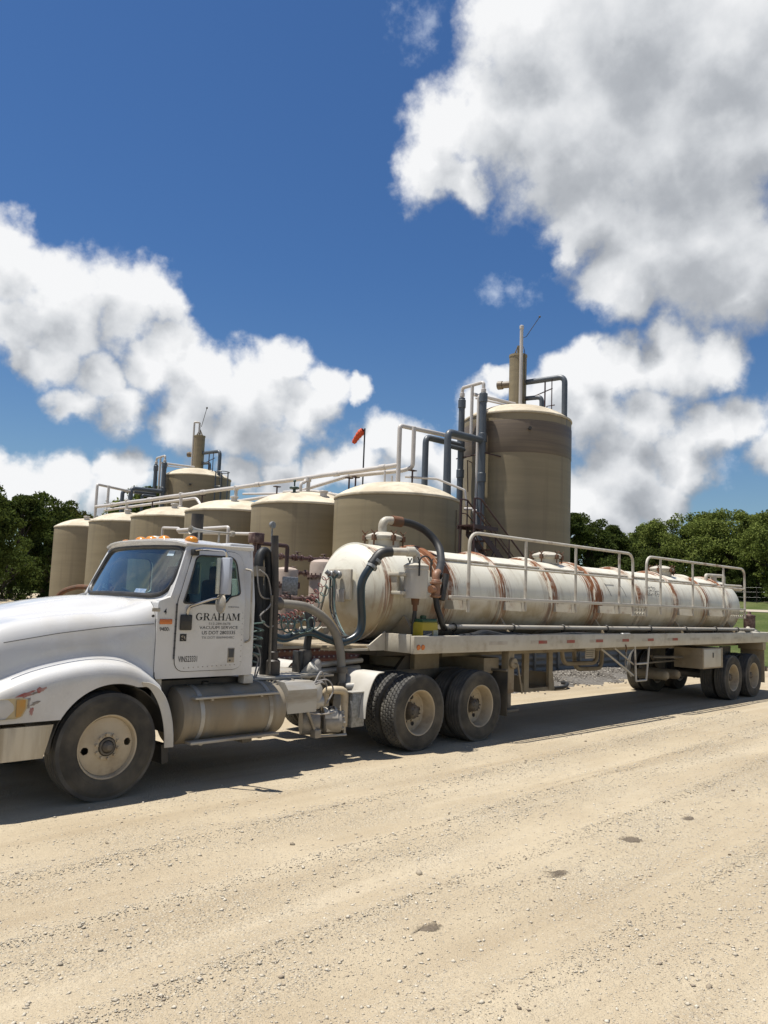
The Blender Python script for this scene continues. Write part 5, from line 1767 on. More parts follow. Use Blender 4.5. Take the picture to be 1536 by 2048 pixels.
def deck_loads():
    # oil jug on the front corner of the deck
    j = thing('oil_jug', (4.66, -1.02, 1.42), 'yellow plastic oil jug with dark label and green top on the trailer deck', 'jug')
    MB().box((4.49, -1.14, 1.425), (4.83, -.92, 1.715), .035).build('body', M['jug'], j)
    MB().box((4.50, -1.13, 1.70), (4.82, -.93, 1.755), .03).cyl((4.62, -1.03, 1.74), (4.62, -1.03, 1.80), .045, 14, .008).build('top', M['jug_green'], j)
    MB().box((4.505, -1.1435, 1.44), (4.70, -1.1405, 1.595)).build('label_print', M['jug_label'], j)
    MB().box((4.715, -1.1435, 1.44), (4.815, -1.1405, 1.60)).build('side_print', paint('pale_print', (.30, .34, .28), .5, c2=(.5, .5, .42), sc=40), j)
    MB().prism([(4.52, -1.1465, 1.50), (4.62, -1.1465, 1.525), (4.68, -1.1465, 1.56), (4.60, -1.1465, 1.545), (4.53, -1.1465, 1.53)], (0, .002, 0)).build('print_swoosh', M['reflect_white'], j)
    h = thing('transfer_hose', (8.5, -1.0, 1.42), 'thick black hose lying along the deck beside the barrel', 'hose')
    MB().tube(spline([(7.0, -1.05, 1.47), (7.9, -1.02, 1.48), (8.6, -1.0, 1.50), (9.4, -1.03, 1.48), (10.3, -1.05, 1.47)], 6), .055, 12).build('hose', M['hose'], h)
    MB().cyl((10.22, -1.05, 1.47), (10.5, -1.06, 1.47), .065, 14, .01).build('coupling', M['galv'], h)
    h = thing('black_deck_hose', (6.4, -1.0, 1.42), 'dark crumpled hose heap on the deck behind the oil jug', 'hose')
    MB().tube(spline([(5.3, -1.0, 1.47), (5.7, -1.06, 1.50), (6.1, -.98, 1.54), (6.5, -1.05, 1.48), (6.9, -.97, 1.47)], 6), .06, 10).tube(spline([(5.4, -.92, 1.47), (6.0, -.98, 1.47), (6.6, -.90, 1.52), (7.4, -.96, 1.47)], 6), .05, 10).build('hose', M['hose'], h)
    r = thing('rag', (5.9, -1.1, 1.42), 'crumpled pale rag on the deck near the dark hose', 'rag')
    m = MB(); rows = []
    for i in range(7):
        rows.append([(5.78 + .05 * i + .02 * math.sin(k * 2), -1.14 + .03 * k, 1.428 + .035 * abs(math.sin(i * 1.7 + k * 1.1))) for k in range(6)])
    m.sheet(rows).build('cloth', M['reflect_white'], r, solid=.004)
    r = thing('ratchet_strap', (12, -1.1, 1.42), 'dusty ratchet strap with metal ends on the deck by the second handrail', 'strap')
    MB().tube(spline([(11.3, -1.08, 1.46), (11.7, -1.12, 1.47), (12.1, -1.05, 1.45), (12.5, -1.12, 1.50)], 5), .025, 6).build('webbing', M['cable'], r)
    for x in (11.3, 12.5): MB().box((x - .05, -1.14, 1.43), (x + .08, -1.06, 1.50), .02).build('ratchet', M['galv'], r)
    r = thing('grey_tarp', (16.2, -1.05, 1.42), 'grey folded tarp on the deck before the rear valve', 'tarp')
    m = MB(); rows = []
    for i in range(10):
        rows.append([(15.75 + .1 * i, -1.13 + .05 * k, 1.43 + .05 * abs(math.sin(i * 1.1 + k * .9)) + .03) for k in range(5)])
    m.sheet(rows).build('cloth', M['hose_grey'], r, solid=.01)


deck_loads()


# ------------------------------------------------------------------ tractor
def tractor():
    T = thing('semi_truck', (0, 0, 0), 'white day cab semi truck tractor with chipped fender and door lettering', 'truck')
    W = M['white']
    # ---- chassis
    for s in (-1, 1):
        MB().box((-1.15, s * .43 - .04, .74), (6.45, s * .43 + .04, 1.0), .008).build('frame_rail', M['chassis'], T)
    for x in (-.9, .9, 2.2, 3.3, 4.2, 5.1, 6.3): MB().box((x - .05, -.39, .78), (x + .05, .39, .96)).build('cross_member', M['chassis'], T)
    MB().box((1.85, -.80, 1.0), (3.2, .80, 1.03), .005).build('deck_plate', M['alu'], T)
    # ---- hood and fenders, lofted front to back
    zc = [(-1.45, 1.36), (-1.38, 1.50), (-1.2, 1.62), (-.95, 1.715), (-.7, 1.79), (-.45, 1.845), (-.2, 1.888), (.1, 1.925), (.3, 1.932), (.52, 1.925)]
    zs = [(-1.45, 1.25), (-1.38, 1.40), (-1.2, 1.54), (-.95, 1.645), (-.6, 1.715), (-.22, 1.757), (.1, 1.775), (.3, 1.815), (.45, 1.865), (.52, 1.895)]
    zf = [(-1.45, .95), (-1.25, 1.02), (-1.0, 1.12), (-.75, 1.205), (-.5, 1.262), (-.25, 1.298), (-.05, 1.305), (.15, 1.28), (.32, 1.215), (.45, 1.13), (.52, 1.07)]

    def low(x):
        if x < -.56: return .80
        d = .60 ** 2 - (x - .02) ** 2
        z = .50 + math.sqrt(max(d, 0))
        return max(z, .80) if x < .05 else max(z, 1.055 - .05 * max(0, x - .40) / .12)

    def half(x):
        c, s_, f, l = smooth_tab(zc, x), smooth_tab(zs, x), smooth_tab(zf, x), low(x)
        k = max(0., min(1., (x + 1.45) / .35))
        wx = .88 + .12 * k ** .6
        wc = .30 + .15 * max(0, min(1, (x + 1.2) / 1.6))
        valley = .020 + .030 * max(0., min(1., (.45 - x) / .8))
        b = 1.005
        pts = [(0, c), (wc * .5, c - .004), (wc * .85, c - .012), (wc, c - .026), (wc + .07, (c * .55 + s_ * .45) - valley * .5), (wc + .16, s_ - valley * .25 + .018), (.74, s_ + .004), (.81, s_ + .001), (.865, s_ - .014), (.91, s_ - .045), (.945, s_ - .09), (.972, s_ - .15), (.99, s_ - .23), (b, s_ - .34)]
        zj = f + .10
        if pts[-1][1] < zj + .06:
            pts = [(y, max(z, zj + .06 + .012 * (len(pts) - i))) if i > 8 else (y, z) for i, (y, z) in enumerate(pts)]
        pts += [(b + .003, zj + .045), (b + .006, zj + .015), (b + .016, f + .055), (b + .036, f + .028), (b + .068, f + .010), (b + .105, f), (b + .145, f - .012), (b + .178, f - .038), (b + .198, f - .075), (b + .206, f - .12)]
        top = f - .12
        l = min(l, top - .01)
        pts += [(b + .209, top + (l - top) * q) for q in (.25, .5, .75)] + [(b + .209, l), (b + .185, l + .004), (b + .12, l + .03)]
        return [(y * wx if i < 14 else y * wx, z) for i, (y, z) in enumerate(pts)]
    X = sorted(set([-1.45, -1.42, -1.38, -1.3, -1.2, -1.1] + [-1.0 + .05 * i for i in range(31)] + [.46, .5, .52] + [-.56, -.575, -.55, -.54, -.52, -.49]))
    rows = []
    for x in X:
        h = half(x)
        rows.append([(x, -y, z) for y, z in h[::-1]] + [(x, y, z) for y, z in h[1:]])
    MB().sheet(rows).build('hood', W, T, angle=50)
    # nose panel, grille and splash liner behind the hood skin
    nose = half(-1.45)
    n0 = [(-1.45, -y, z) for y, z in nose[::-1]] + [(-1.45, y, z) for y, z in nose[1:]]
    MB().prism([(p[0] + .02, p[1], p[2]) for p in n0 if abs(p[1]) < .9 and p[2] > .9] , (.03, 0, 0)).build('nose_panel', W, T)
    MB().box((-1.475, -.42, .95), (-1.445, .42, 1.24), .01).build('grille_frame', M['chrome'], T)
    for i in range(9): MB().box((-1.482, -.40 + .1 * i - .008, .97), (-1.470, -.40 + .1 * i + .008, 1.22)).build('grille_bar', M['dark'], T)
    # gap at the rear edge of the hood, rubber latch and hinge bolts
    for s in (-1, 1):
        e = [(y, z) for y, z in half(.52)]
        MB().tube([(.524, s * (y + .002), z + .002) for y, z in e[8:22]], .006, 5).build('hood_gap', M['dark'], T)
        MB().box((.455, s * 1.008, 1.79), (.545, s * 1.028, 1.83), .008).build('hood_latch', M['alu'], T)
        MB().cyl((.47, s * 1.012, 1.745), (.47, s * 1.026, 1.745), .014, 10).build('latch_pin', M['dark'], T)
    # panel seam along the hood side
    MB().tube([(x, -(1.0), z - .002) for x, z in ((-.98, 1.492), (-.5, 1.572), (0, 1.632), (.5, 1.668))], .0045, 5).build('hood_seam', M['trim'], T)
    for s in (-1, 1):
        pts = []
        for i in range(15):
            a = R_(8 + 172 * i / 14)
            pts.append((.02 + .595 * math.cos(a), .50 + .60 * math.sin(a)))
        MB().sheet([[(x, s * 1.19, z) for x, z in pts], [(x, s * .55, z) for x, z in pts]]).build('wheel_liner', M['dark'], T, solid=.006)
        # rear quarter of the fender, a separate plastic piece
        out_ = spline([(.30, 1.105, 0), (.40, 1.085, 0), (.50, 1.02, 0), (.585, .90, 0), (.645, .74, 0), (.675, .58, 0), (.685, .44, 0)], 4)
        inn = spline([(.30, 1.065, 0), (.37, 1.04, 0), (.435, .965, 0), (.50, .85, 0), (.55, .70, 0), (.575, .56, 0), (.582, .44, 0)], 4)
        m = MB()
        m.sheet([[(p.x, s * 1.215, p.y) for p in inn], [(p.x - .012, s * 1.225, p.y) for p in out_], [(p.x, s * 1.215, p.y) for p in out_], [(p.x + .01, s * 1.02, p.y) for p in out_]])
        m.build('fender_extension', M['fender_white'], T, solid=.010, angle=50)
        MB().prism([(.585, s * 1.15, .46), (.66, s * 1.15, .46), (.67, s * 1.15, .28), (.60, s * 1.15, .27)], (0, -s * .32, 0)).build('mud_flap', M['dark'], T)
        # bumper half
        q = [(-1.62, 0.0), (-1.61, .62), (-1.56, .95), (-1.44, 1.14), (-1.20, 1.215), (-.56, 1.215)]
        P = spline([(a, b, 0) for a, b in q], 5)
        zt = [.765 if p.x > -1.3 else .765 for p in P]
        lo = [(p.x - .0 - (.075 if p.x > -.9 and False else 0)) for p in P]
        m = MB()
        r1 = [(p.x, s * p.y, .765) for p in P]; r2 = [(p.x - (.0 if p.x < -.7 else .075 * (p.x + .7) / .14), s * p.y, .475) for p in P]
        m.sheet([[(p[0], p[1] - s * .05, .765) for p in r1], r1, [(a[0] * .5 + b[0] * .5, a[1] * 1.003, .62) for a, b in zip(r1, r2)], r2, [(p[0], p[1] - s * .04, .475) for p in r2]])
        m.build('bumper', paint('dull_chrome_bumper', (.62, .60, .56), .28, metal=.8, c2=(.40, .36, .29), sc=2.2, amt=.9, stretch=(3, 3, .35), dust=DUST, dsc=2, damt=.5, dcut=.55), T, solid=.008, angle=50)
        # headlamp
        hp = [(-1.38, 1.13, .845), (-1.38, 1.13, .985), (-1.30, 1.16, 1.0), (-1.10, 1.214, 1.015), (-.86, 1.214, 1.02), (-.812, 1.214, 1.005), (-.815, 1.214, .93), (-.85, 1.214, .86), (-.90, 1.214, .842), (-1.10, 1.214, .842), (-1.30, 1.16, .845)]
        MB().prism([(x, s * (y + .012), z) for x, y, z in hp], (0, -s * .06, 0)).build('headlight', M['lens_clear'], T)
        MB().prism([(-.905, s * 1.2265, .855), (-.91, s * 1.2265, 1.008), (-.832, s * 1.2265, 1.003), (-.83, s * 1.2265, .93), (-.866, s * 1.2265, .862)], (0, s * .004, 0)).build('turn_lens', paint('dull_amber_lens', (.66, .33, .06), .25, c2=(.5, .36, .16), sc=9, amt=.7), T)
    # chipped paint on the fender nose: bare red primer and grey filler
    rnd = random.Random(9)

    def chip(cx, cz, rx, rz, mt, seed):
        r2 = random.Random(seed); n = 14; pts = []
        for i in range(n):
            a = 2 * PI * i / n; q = r2.uniform(.45, 1.15)
            x, z = cx + rx * q * math.cos(a), cz + rz * q * math.sin(a) + .25 * rx * math.cos(a) * q
            pts.append((x, z))
        vs = [(x, -fy(x, z) - .0025, z) for x, z in pts] + [(cx, -fy(cx, cz) - .0035, cz)]
        MB().add(vs, [(i, (i + 1) % n, n) for i in range(n)]).build('paint_chip', mt, T, fix=False)

    def fy(x, z):
        h = half(x)[13:]
        for (y0, z0), (y1, z1) in zip(h, h[1:]):
            if z1 <= z <= z0 and z0 > z1: return y0 + (y1 - y0) * (z0 - z) / (z0 - z1)
        return h[-4][0]
    prim = paint('red_primer', (.42, .095, .075), .7, c2=(.55, .40, .36), sc=14, amt=.7)
    fill = paint('grey_filler', (.30, .26, .22), .8, c2=(.5, .46, .42), sc=12, amt=.8)
    for a in ((-.83, 1.045, .095, .026, prim, 1), (-.70, 1.080, .048, .030, prim, 2), (-.755, 1.055, .05, .012, fill, 3), (-.795, 1.00, .018, .030, fill, 4), (-.74, .965, .05, .016, fill, 5), (-.77, .90, .02, .045, prim, 6), (-.80, .95, .014, .05, fill, 7)):
        chip(*a)
    # ---- cab
    def side_y(z):
        return 1.02 if z <= 1.90 else 1.02 - .115 * ((z - 1.90) / .64) ** 1.25

    win = round_poly([(.805, 1.885), (.985, 2.375), (1.03, 2.405), (1.50, 2.415), (1.535, 1.995), (1.40, 1.965), (1.33, 1.885)], [.03, .05, .04, .11, .04, .03, .05])
    door = round_poly([(.745, 1.17), (.745, 1.90), (.955, 2.455), (1.60, 2.475), (1.60, 1.17)], [.13, .02, .04, .16, .13])
    cabo = round_poly([(.52, 1.10), (.52, 1.90), (.66, 1.94), (.90, 2.54), (1.735, 2.54), (1.745, 1.10)], [.02, .03, .02, .06, .03, .03])
    for s in (-1, 1):
        nm = 'driver' if s < 0 else 'passenger'
        vs, fs, inn = ring_panel(cabo, win, lambda a, b: (a, s * side_y(b), b))
        MB().add(vs, fs).build('cab_side', W, T, solid=.03, angle=25)
        vs, fs, inn = ring_panel(door, win, lambda a, b: (a, s * (side_y(b) + .010), b))
        m = MB().add(vs, fs)
        o_, i_ = vs[:len(vs) // 2], vs[len(vs) // 2:]
        n = len(o_)
        m.add(o_ + [(x, y - s * .009, z) for x, y, z in o_], [(k, (k + 1) % n, (k + 1) % n + n, k + n) for k in range(n)])
        d = m.build('door', W, T, angle=30)
        MB().tube([(x, y - s * .007, z) for x, y, z in o_ + o_[:1]], .0055, 5, caps=False).build('door_seal', M['dark'], d)
        MB().tube([(x, y + s * .002, z) for x, y, z in i_ + i_[:1]], .009, 6, caps=False).build('window_seal', M['dark'], d)
        gl = [(a, s * (side_y(b) - .012), b) for a, b in win]
        MB().add(gl, [tuple(range(len(gl)))]).build('window', M['glass_side'], d, fix=False)
        if s < 0:
            # recessed handle, hinge strip, rivets along the bottom, vent, lettering
            MB().box((1.40, -1.034, 1.245), (1.49, -1.029, 1.405), .006).build('handle_plate', M['alu'], d)
            MB().box((1.410, -1.037, 1.30), (1.480, -1.0335, 1.395), .004).build('handle', M['trim'], d)
            MB().cyl((1.43, -1.033, 1.268), (1.43, -1.040, 1.268), .010, 10).build('lock', M['dark'], d)
            MB().tube([(.735, -1.028, 1.30), (.735, -1.028, 1.88)], .008, 6).build('hinge', M['trim'], d)
            for q in range(8): MB().cyl((.735, -1.028, 1.335 + q * .075), (.735, -1.028, 1.345 + q * .075), .010, 6).build('hinge_knuckle', M['dark'], d)
            m = MB()
            for q in range(12): m.ball((.86 + q * .058, -1.031, 1.205 + .0015 * q), .006, 6, 4)
            for q in range(10): m.ball((1.575, -1.031, 1.25 + q * .06), .005, 6, 4)
            m.build('rivets', M['alu'], d)
            MB().box((.775, -1.058, 1.60), (.915, -1.030, 1.765), .018).build('cab_vent', M['dark'], d)
            MB().box((.785, -1.062, 1.685), (.905, -1.056, 1.70)).build('vent_lip', M['steel'], d)
            # maker patch below the vent: black square with pale strokes
            MB().box((.790, -1.0335, 1.485), (.868, -1.0308, 1.562)).build('emblem_plate', M['black_ink'], d)
            em = MB()
            for pts in ([(.803, 1.535), (.82, 1.548), (.818, 1.52)], [(.83, 1.548), (.848, 1.525), (.838, 1.515)], [(.80, 1.51), (.82, 1.505), (.835, 1.49)], [(.845, 1.51), (.855, 1.50), (.848, 1.54)]):
                em.prism([(x, -1.0365, z) for x, z in pts], (0, .002, 0))
            em.build('emblem_strokes', M['reflect_white'], d)
            serif_word('GRAHAM', .965, 1.705, .575, .078, d)
            inkd, inkg = M['black_ink'], M['grey_ink']
            yy = -1.0325
            for tx, x0, x1, zb, h, mt, bo in (('512-284-0678', 1.135, 1.415, 1.657, .026, inkg, .0), ('VACUUM SERVICE', 1.02, 1.515, 1.612, .033, inkd, .0), ('US DOT 2803335', 1.055, 1.485, 1.555, .037, inkd, .0003), ('TX DOT 006944048C', 1.055, 1.475, 1.507, .026, inkg, .0)):
                fit_text(tx, x0, x1, zb, h, yy, mt, d, bo)
            fit_text('VIN523331', .785, 1.015, 1.268, .060, yy, inkd, d, .0009)
            fit_text('INTERNATIONAL', 1.375, 1.52, 1.845, .018, yy, inkg, d, .0)
            fit_text('4', .588, .622, 1.765, .058, -1.0235, inkd, T, .001)
            fit_text('9400', .552, .655, 1.592, .040, -1.0235, inkd, T, .0005)
            fit_text('i', .662, .667, 1.594, .022, -1.0235, inkg, T, .001)
            MB().box((.545, -1.034, 1.662), (.69, -1.021, 1.715), .008).build('side_marker', M['orange_lens'], T)
        else:
            MB().box((1.40, 1.029, 1.245), (1.49, 1.034, 1.405), .006).build('handle_plate', M['alu'], d)
    # front wall under the windscreen, windscreen with its rubber, cowl
    def ws(u, v):
        """windscreen surface: u across -1..1, v up 0..1; bowed forwards in the middle"""
        y = u * (.955 - .065 * v)
        return (.655 + .265 * v - .13 * (1 - u * u) * (1 - .35 * v), y, 1.925 + .575 * v + .015 * (1 - u * u))
    n = 16
    outl = round_poly([(-.985, .03), (-.985, .975), (.985, .975), (.985, .03)], [.30, .22, .22, .30], 8)
    cen_ = []
    for i in range(len(outl)):          # subdivide the long edges so that the pane follows the bow
        (u0, v0), (u1, v1) = outl[i], outl[(i + 1) % len(outl)]
        q = max(1, int(max(abs(u1 - u0) / .12, abs(v1 - v0) / .2)))
        cen_ += [(u0 + (u1 - u0) * k / q, v0 + (v1 - v0) * k / q) for k in range(q)]
    outl = cen_
    rings = [[ws(u * f, .5 + (v - .5) * f) for u, v in outl] for f in (1.0, .82, .62, .42, .22)]
    m = MB().sheet(rings, close=True)
    m.add(rings[-1], [tuple(range(len(outl)))])
    m.build('windscreen', M['glass'], T)
    seal = [Vector(ws(u, v)) + Vector((-.004, 0, 0)) for u, v in outl]
    MB().tube(seal + seal[:2], .027, 8, caps=False).build('windscreen_seal', M['dark'], T)
    vs, fs, inn = ring_panel([(-1.0, .0), (-1.0, .12), (-1.0, .5), (-1.0, .88), (-1.0, 1.0)] + [(-1 + .125 * k, 1.0) for k in range(1, 17)] + [(1.0, .88), (1.0, .5), (1.0, .12), (1.0, 0.0)] + [(1 - .125 * k, 0.0) for k in range(1, 16)], outl, lambda a, b: ws(a, b))
    MB().add(vs, fs).build('windscreen_surround', W, T)
    MB().sheet([[ws(-1 + 2 * i / n, 0.0) for i in range(n + 1)], [(x - .02, y * 1.02, 1.90) for x, y, z in [ws(-1 + 2 * i / n, 0) for i in range(n + 1)]], [(.52, (-1 + 2 * i / n) * 1.0, 1.88) for i in range(n + 1)], [(.52, (-1 + 2 * i / n) * 1.0, 1.1) for i in range(n + 1)]]).build('cowl', W, T, solid=.01)
    for s in (-1, 1):
        MB().sheet([[(ws(s * 1.0, v)[0] - .012, ws(s * 1.0, v)[1], ws(0, v)[2]) for v in (0, .25, .5, .75, 1.)], [(.70 + .235 * v, s * (side_y(1.93 + .6 * v) + .002), 1.925 + .60 * v) for v in (0, .25, .5, .75, 1.)]]).build('corner_pillar', W, T, solid=.012)
    for y0, y1, x in ((-.42, -.02, .56), (.08, .55, .57)):
        MB().tube([(x, y0, 1.955), (x + .06, y1, 2.02)], .012, 6).box((x + .0, y0 - .02, 1.93), (x + .04, y0 + .03, 1.965), .005).build('wiper', M['dark'], T)
    # roof: shallow moulded cap, drip rail, sun visor lip
    rows = []
    for i in range(13):
        u = i / 12
        x = .86 + (1.755 - .86) * u
        rise = .075 * math.sin(PI * min(1, .12 + u * .95)) ** .6
        bow = -.10 * (1 - u)
        rows.append([(x + bow * (1 - (v / 6) ** 2), v / 6 * .925, 2.53 + rise * (1 - (abs(v) / 6) ** 3.2) + (.012 if abs(v) < 6 else 0)) for v in range(-6, 7)])
    MB().sheet(rows).build('roof', W, T, solid=.03, angle=45)
    rows = [[(x + .006, y * 1.008, z - .004) for x, y, z in r] for r in (rows[0], )] + [[(ws(v / 6, 1.0)[0] - .005, ws(v / 6, 1)[1], ws(v / 6, 1.0)[2] - .004) for v in range(-6, 7)]]
    MB().sheet(rows).build('roof_header', W, T, solid=.012)
    for s in (-1, 1): MB().tube([(.93, s * .925, 2.525), (1.735, s * .925, 2.535)], .012, 6).build('drip_rail', W, T)
    MB().box((1.42, -.93, 2.50), (1.765, .93, 2.575), .025).build('roof_rear_cap', W, T)
    # back wall with two rear windows
    bo = [(-1.0, 1.10), (-1.0, 1.90), (-.92, 2.53), (.92, 2.53), (1.0, 1.90), (1.0, 1.10)]
    for lo_, hi_, wi in (((-1.0), 0.0, [(-.72, 1.98), (-.72, 2.38), (-.10, 2.38), (-.10, 1.98)]), (0.0, 1.0, [(.10, 1.98), (.10, 2.38), (.72, 2.38), (.72, 1.98)])):
        half_o = [(-1.0, 1.10), (-1.0, 1.90), (-.92, 2.53), (0, 2.53), (0, 1.10)] if lo_ < 0 else [(0, 1.10), (0, 2.53), (.92, 2.53), (1.0, 1.90), (1.0, 1.10)]
        vs, fs, inn = ring_panel(half_o, round_poly(wi, .05), lambda a, b: (1.742, a, b))
        MB().add(vs, fs).build('back_wall', W, T, solid=.03)
        gp = [(1.735, a, b) for a, b in round_poly(wi, .05)]
        MB().add(gp, [tuple(range(len(gp)))]).build('rear_window', M['glass'], T, fix=False)
    MB().box((.54, -1.0, 1.10), (1.73, 1.0, 1.13)).build('cab_floor', M['trim'], T)
    # inside: dash, wheel, seats, liner
    MB().prism([(.60, -.96, 1.3), (.60, -.96, 1.90), (.72, -.96, 1.93), (.90, -.96, 1.86), (.95, -.96, 1.6), (.9, -.96, 1.3)], (0, 1.92, 0)).build('dashboard', M['trim'], T)
    MB().tube([(1.02 + .06 * math.sin(a), -.48 + .21 * math.cos(a), 1.88 + .19 * math.sin(a)) for a in [k * 2 * PI / 28 for k in range(29)]], .015, 8).tube([(.9, -.48, 1.80), (1.02, -.48, 1.88)], .03, 8).tube([(1.02, -.68, 1.88), (1.02, -.28, 1.88)], .013, 6).build('steering_wheel', M['dark'], T)
    for y in (-.48, .50):
        MB().box((1.12, y - .25, 1.42), (1.58, y + .25, 1.58), .05).box((1.50, y - .25, 1.5), (1.64, y + .25, 2.16), .05).box((1.53, y - .14, 2.14), (1.62, y + .14, 2.32), .04).build('seat', M['seat'], T)
    MB().box((.98, -.86, 2.485), (1.70, .86, 2.50)).build('headliner', M['liner'], T)
    for u0, u1 in ((.60, .80),): MB().add([ws(u0 - 1.5, .80), ws(u0 - 1.42, .80), ws(u0 - 1.42, .90), ws(u0 - 1.5, .90)], [(0, 1, 2, 3)])
    pts = [ws(-.80, .80), ws(-.68, .80), ws(-.68, .90), ws(-.80, .90)]
    MB().add([(x - .004, y, z) for x, y, z in pts], [(0, 1, 2, 3)]).build('inspection_sticker', paint('pale_sticker', (.55, .66, .72), .5, c2=(.40, .52, .62), sc=30), T, fix=False)
    pts = [ws(-.62, .05), ws(-.42, .05), ws(-.42, .15), ws(-.62, .15)]
    MB().add([(x - .004, y, z) for x, y, z in pts], [(0, 1, 2, 3)]).build('inspection_sticker', paint('blue_sticker', (.22, .34, .52), .5, c2=(.55, .6, .66), sc=40), T, fix=False)
    # ---- roof fittings
    for y, x in ((-.78, 1.01), (-.27, .965), (0.0, .95), (.27, .965), (.78, 1.04)):
        zr = 2.56 + .028 * (1 - abs(y / .925) ** 3.2)
        MB().ball((x, y, zr), .088, 18, 10, (.8, 1.0, .62)).build('marker_light', M['amber'], T)
    for y, x0, L in ((-.30, 1.28, .56),):
        z = 2.735
        h = MB().lathe([(.052, 0), (.048, .012), (.033, .04), (.022, .10), (.015, .2), (.013, L), (.036, L + .01), (.036, L + .05), (.001, L + .055)], (x0, y, z), (1, 0, .0), 18)
        h.tube([(x0 + .12, y, z), (x0 + .12, y, z - .12)], .012, 6).tube([(x0 + .40, y, z), (x0 + .40, y, z - .12)], .012, 6)
        h.build('air_horn', M['alu'], T)
    MB().lathe([(.10, 0), (.11, .05), (.08, .08), (.001, .085)], (1.30, .52, 2.60), n=20).build('roof_dome', M['fender_white'], T)
        # ---- mirrors
    for s in (-1, 1):
        y1 = 1.36
        mir = MB().tube(elbowed([(.93, s * .97, 2.455), (1.0, s * 1.06, 2.475), (1.08, s * y1, 2.455), (1.10, s * y1, 2.40), (1.085, s * y1, 1.96), (1.02, s * 1.30, 1.945), (.86, s * 1.055, 1.845), (.86, s * 1.03, 1.76)], .05, 4), .017, 8)
        arm = mir.build('mirror_arm', M['chrome'], T)
        R = Matrix.Translation((1.075, s * (y1 + .005), 2.185)) @ Matrix.Rotation(s * R_(-14), 4, 'Z')
        MB().box((-.022, -.085, -.195), (.030, .045, .195), .015, R).build('mirror_head', M['mirror_back'], arm)
        MB().tube([R @ Vector((-.03, .055, -.19)), R @ Vector((-.03, .055, .19))], .030, 14).build('mirror_spine', M['chrome'], arm)
        MB().box((.0305, -.075, -.18), (.034, .036, .18), .0, R).build('mirror_face', M['mirror_glass'], arm)
        MB().lathe([(.105, 0), (.10, -.015), (.05, -.035), (.001, -.04)], (1.075, s * 1.335, 1.895), (1, s * .1, 0), 24, cap0=True).build('convex_mirror', M['alu'], arm)
        MB().box((.915, s * .93, 2.40), (.99, s * 1.0, 2.47), .012).build('mirror_bracket', M['dark'], T)
    MB().tube(elbowed([(1.615, -.985, 2.285), (1.645, -1.07, 2.27), (1.665, -1.07, 1.49), (1.63, -1.025, 1.465)], .03), .012, 8).build('grab_handle', M['alu'], T)
    MB().box((1.66, -1.0, 1.0), (1.79, -.88, 1.10), .01).box((.56, -.95, .98), (.66, -.6, 1.10), .01).build('cab_mount', M['fender_white'], T)
    MB().box((.6, -.85, .80), (1.75, .85, 1.06)).build('underbody', M['dark'], T)
    MB().tube(spline([(.50, -1.06, 1.10), (.56, -1.06, 1.0), (.60, -1.0, .93)], 4), .022, 7).build('hood_strap', M['dark'], T)
    # ---- exhaust stack on the far side
    MB().tube([(2.10, .88, .9), (2.10, .88, 2.62)], .075, 14).tube([(2.10, .88, 2.60), (2.10, .88, 3.06)], .082, 16, caps=False).build('exhaust_stack', M['steel'], T)
    # ---- fuel tank, steps
    for s in (-1, 1):
        cy, cz, r = s * .86, .695, .305
        ft = MB().lathe([(.001, -.045), (.15, -.038), (.25, -.02), (.295, .0), (r, .03), (r, 1.30), (.295, 1.335), (.25, 1.355), (.15, 1.372), (.001, 1.38)], (.83, cy, cz), (1, 0, 0), 48).build('fuel_tank', M['alu_tank'], T)
        for x in (1.02, 1.92): MB().lathe([(r + .002, 0), (r + .008, .004), (r + .008, .05), (r + .002, .054)], (x, cy, cz), (1, 0, 0), 48).build('strap', M['alu'], ft)
        MB().cyl((1.25, cy - s * .02, cz + r - .01), (1.25, cy - s * .02, cz + r + .035), .05, 16, .008).build('filler_cap', M['dark'], ft)
        MB().box((.93, s * 1.09, .885), (2.03, s * 1.19, .91), .006).box((1.15, s * .98, .86), (1.18, s * 1.15, .886)).box((1.80, s * .98, .86), (1.83, s * 1.15, .886)).build('step', M['alu'], T)
        MB().box((.90, s * 1.07, .425), (2.05, s * 1.19, .455), .006).box((1.05, s * .90, .40), (1.09, s * 1.12, .45)).box((1.82, s * .90, .40), (1.86, s * 1.12, .45)).build('step', M['alu'], T)
        MB().box((1.72, s * .62, .33), (1.86, s * .95, .43), .02).build('tank_bracket', M['chassis'], T)
        # battery box: square box with a chamfered tread-plate lid
        P = [(2.22, s * 1.11, .635), (2.22, s * 1.11, .905), (2.22, s * 1.03, .99), (2.22, s * .47, 1.005), (2.22, s * .47, .635)]
        MB().prism(P, (.44, 0, 0)).build('battery_box', M['alu'], T)
    MB().tube([(2.45, -.92, 1.0), (2.45, -.62, 1.01)], .008, 5).build('lid_handle', M['alu'], T)
    # ---- vacuum pump, filters and piping between the box and the drive wheels
    pump = M['hose_grey']
    m = MB().cyl((2.92, -.92, .47), (3.14, -1.02, .47), .135, 24, .02).cyl((3.14, -1.02, .47), (3.17, -1.035, .47), .10, 20, .01)
    m.lathe([(.16, 0), (.16, .18), (.14, .22), (.09, .24)], (2.70, -.78, .47), (.86, -.5, 0), 24, cap0=True, cap1=True)
    for i in range(10):
        a = 2 * PI * i / 10
        m.cyl((2.955 + .0, -.93 + .115 * math.cos(a), .47 + .115 * math.sin(a)), (3.13, -1.01 + .115 * math.cos(a), .47 + .115 * math.sin(a)), .014, 6)
    m.build('vacuum_pump', paint('dusty_cast_pump', (.46, .42, .36), .5, c2=(.27, .24, .20), sc=6, amt=.8, metal=.3), T)
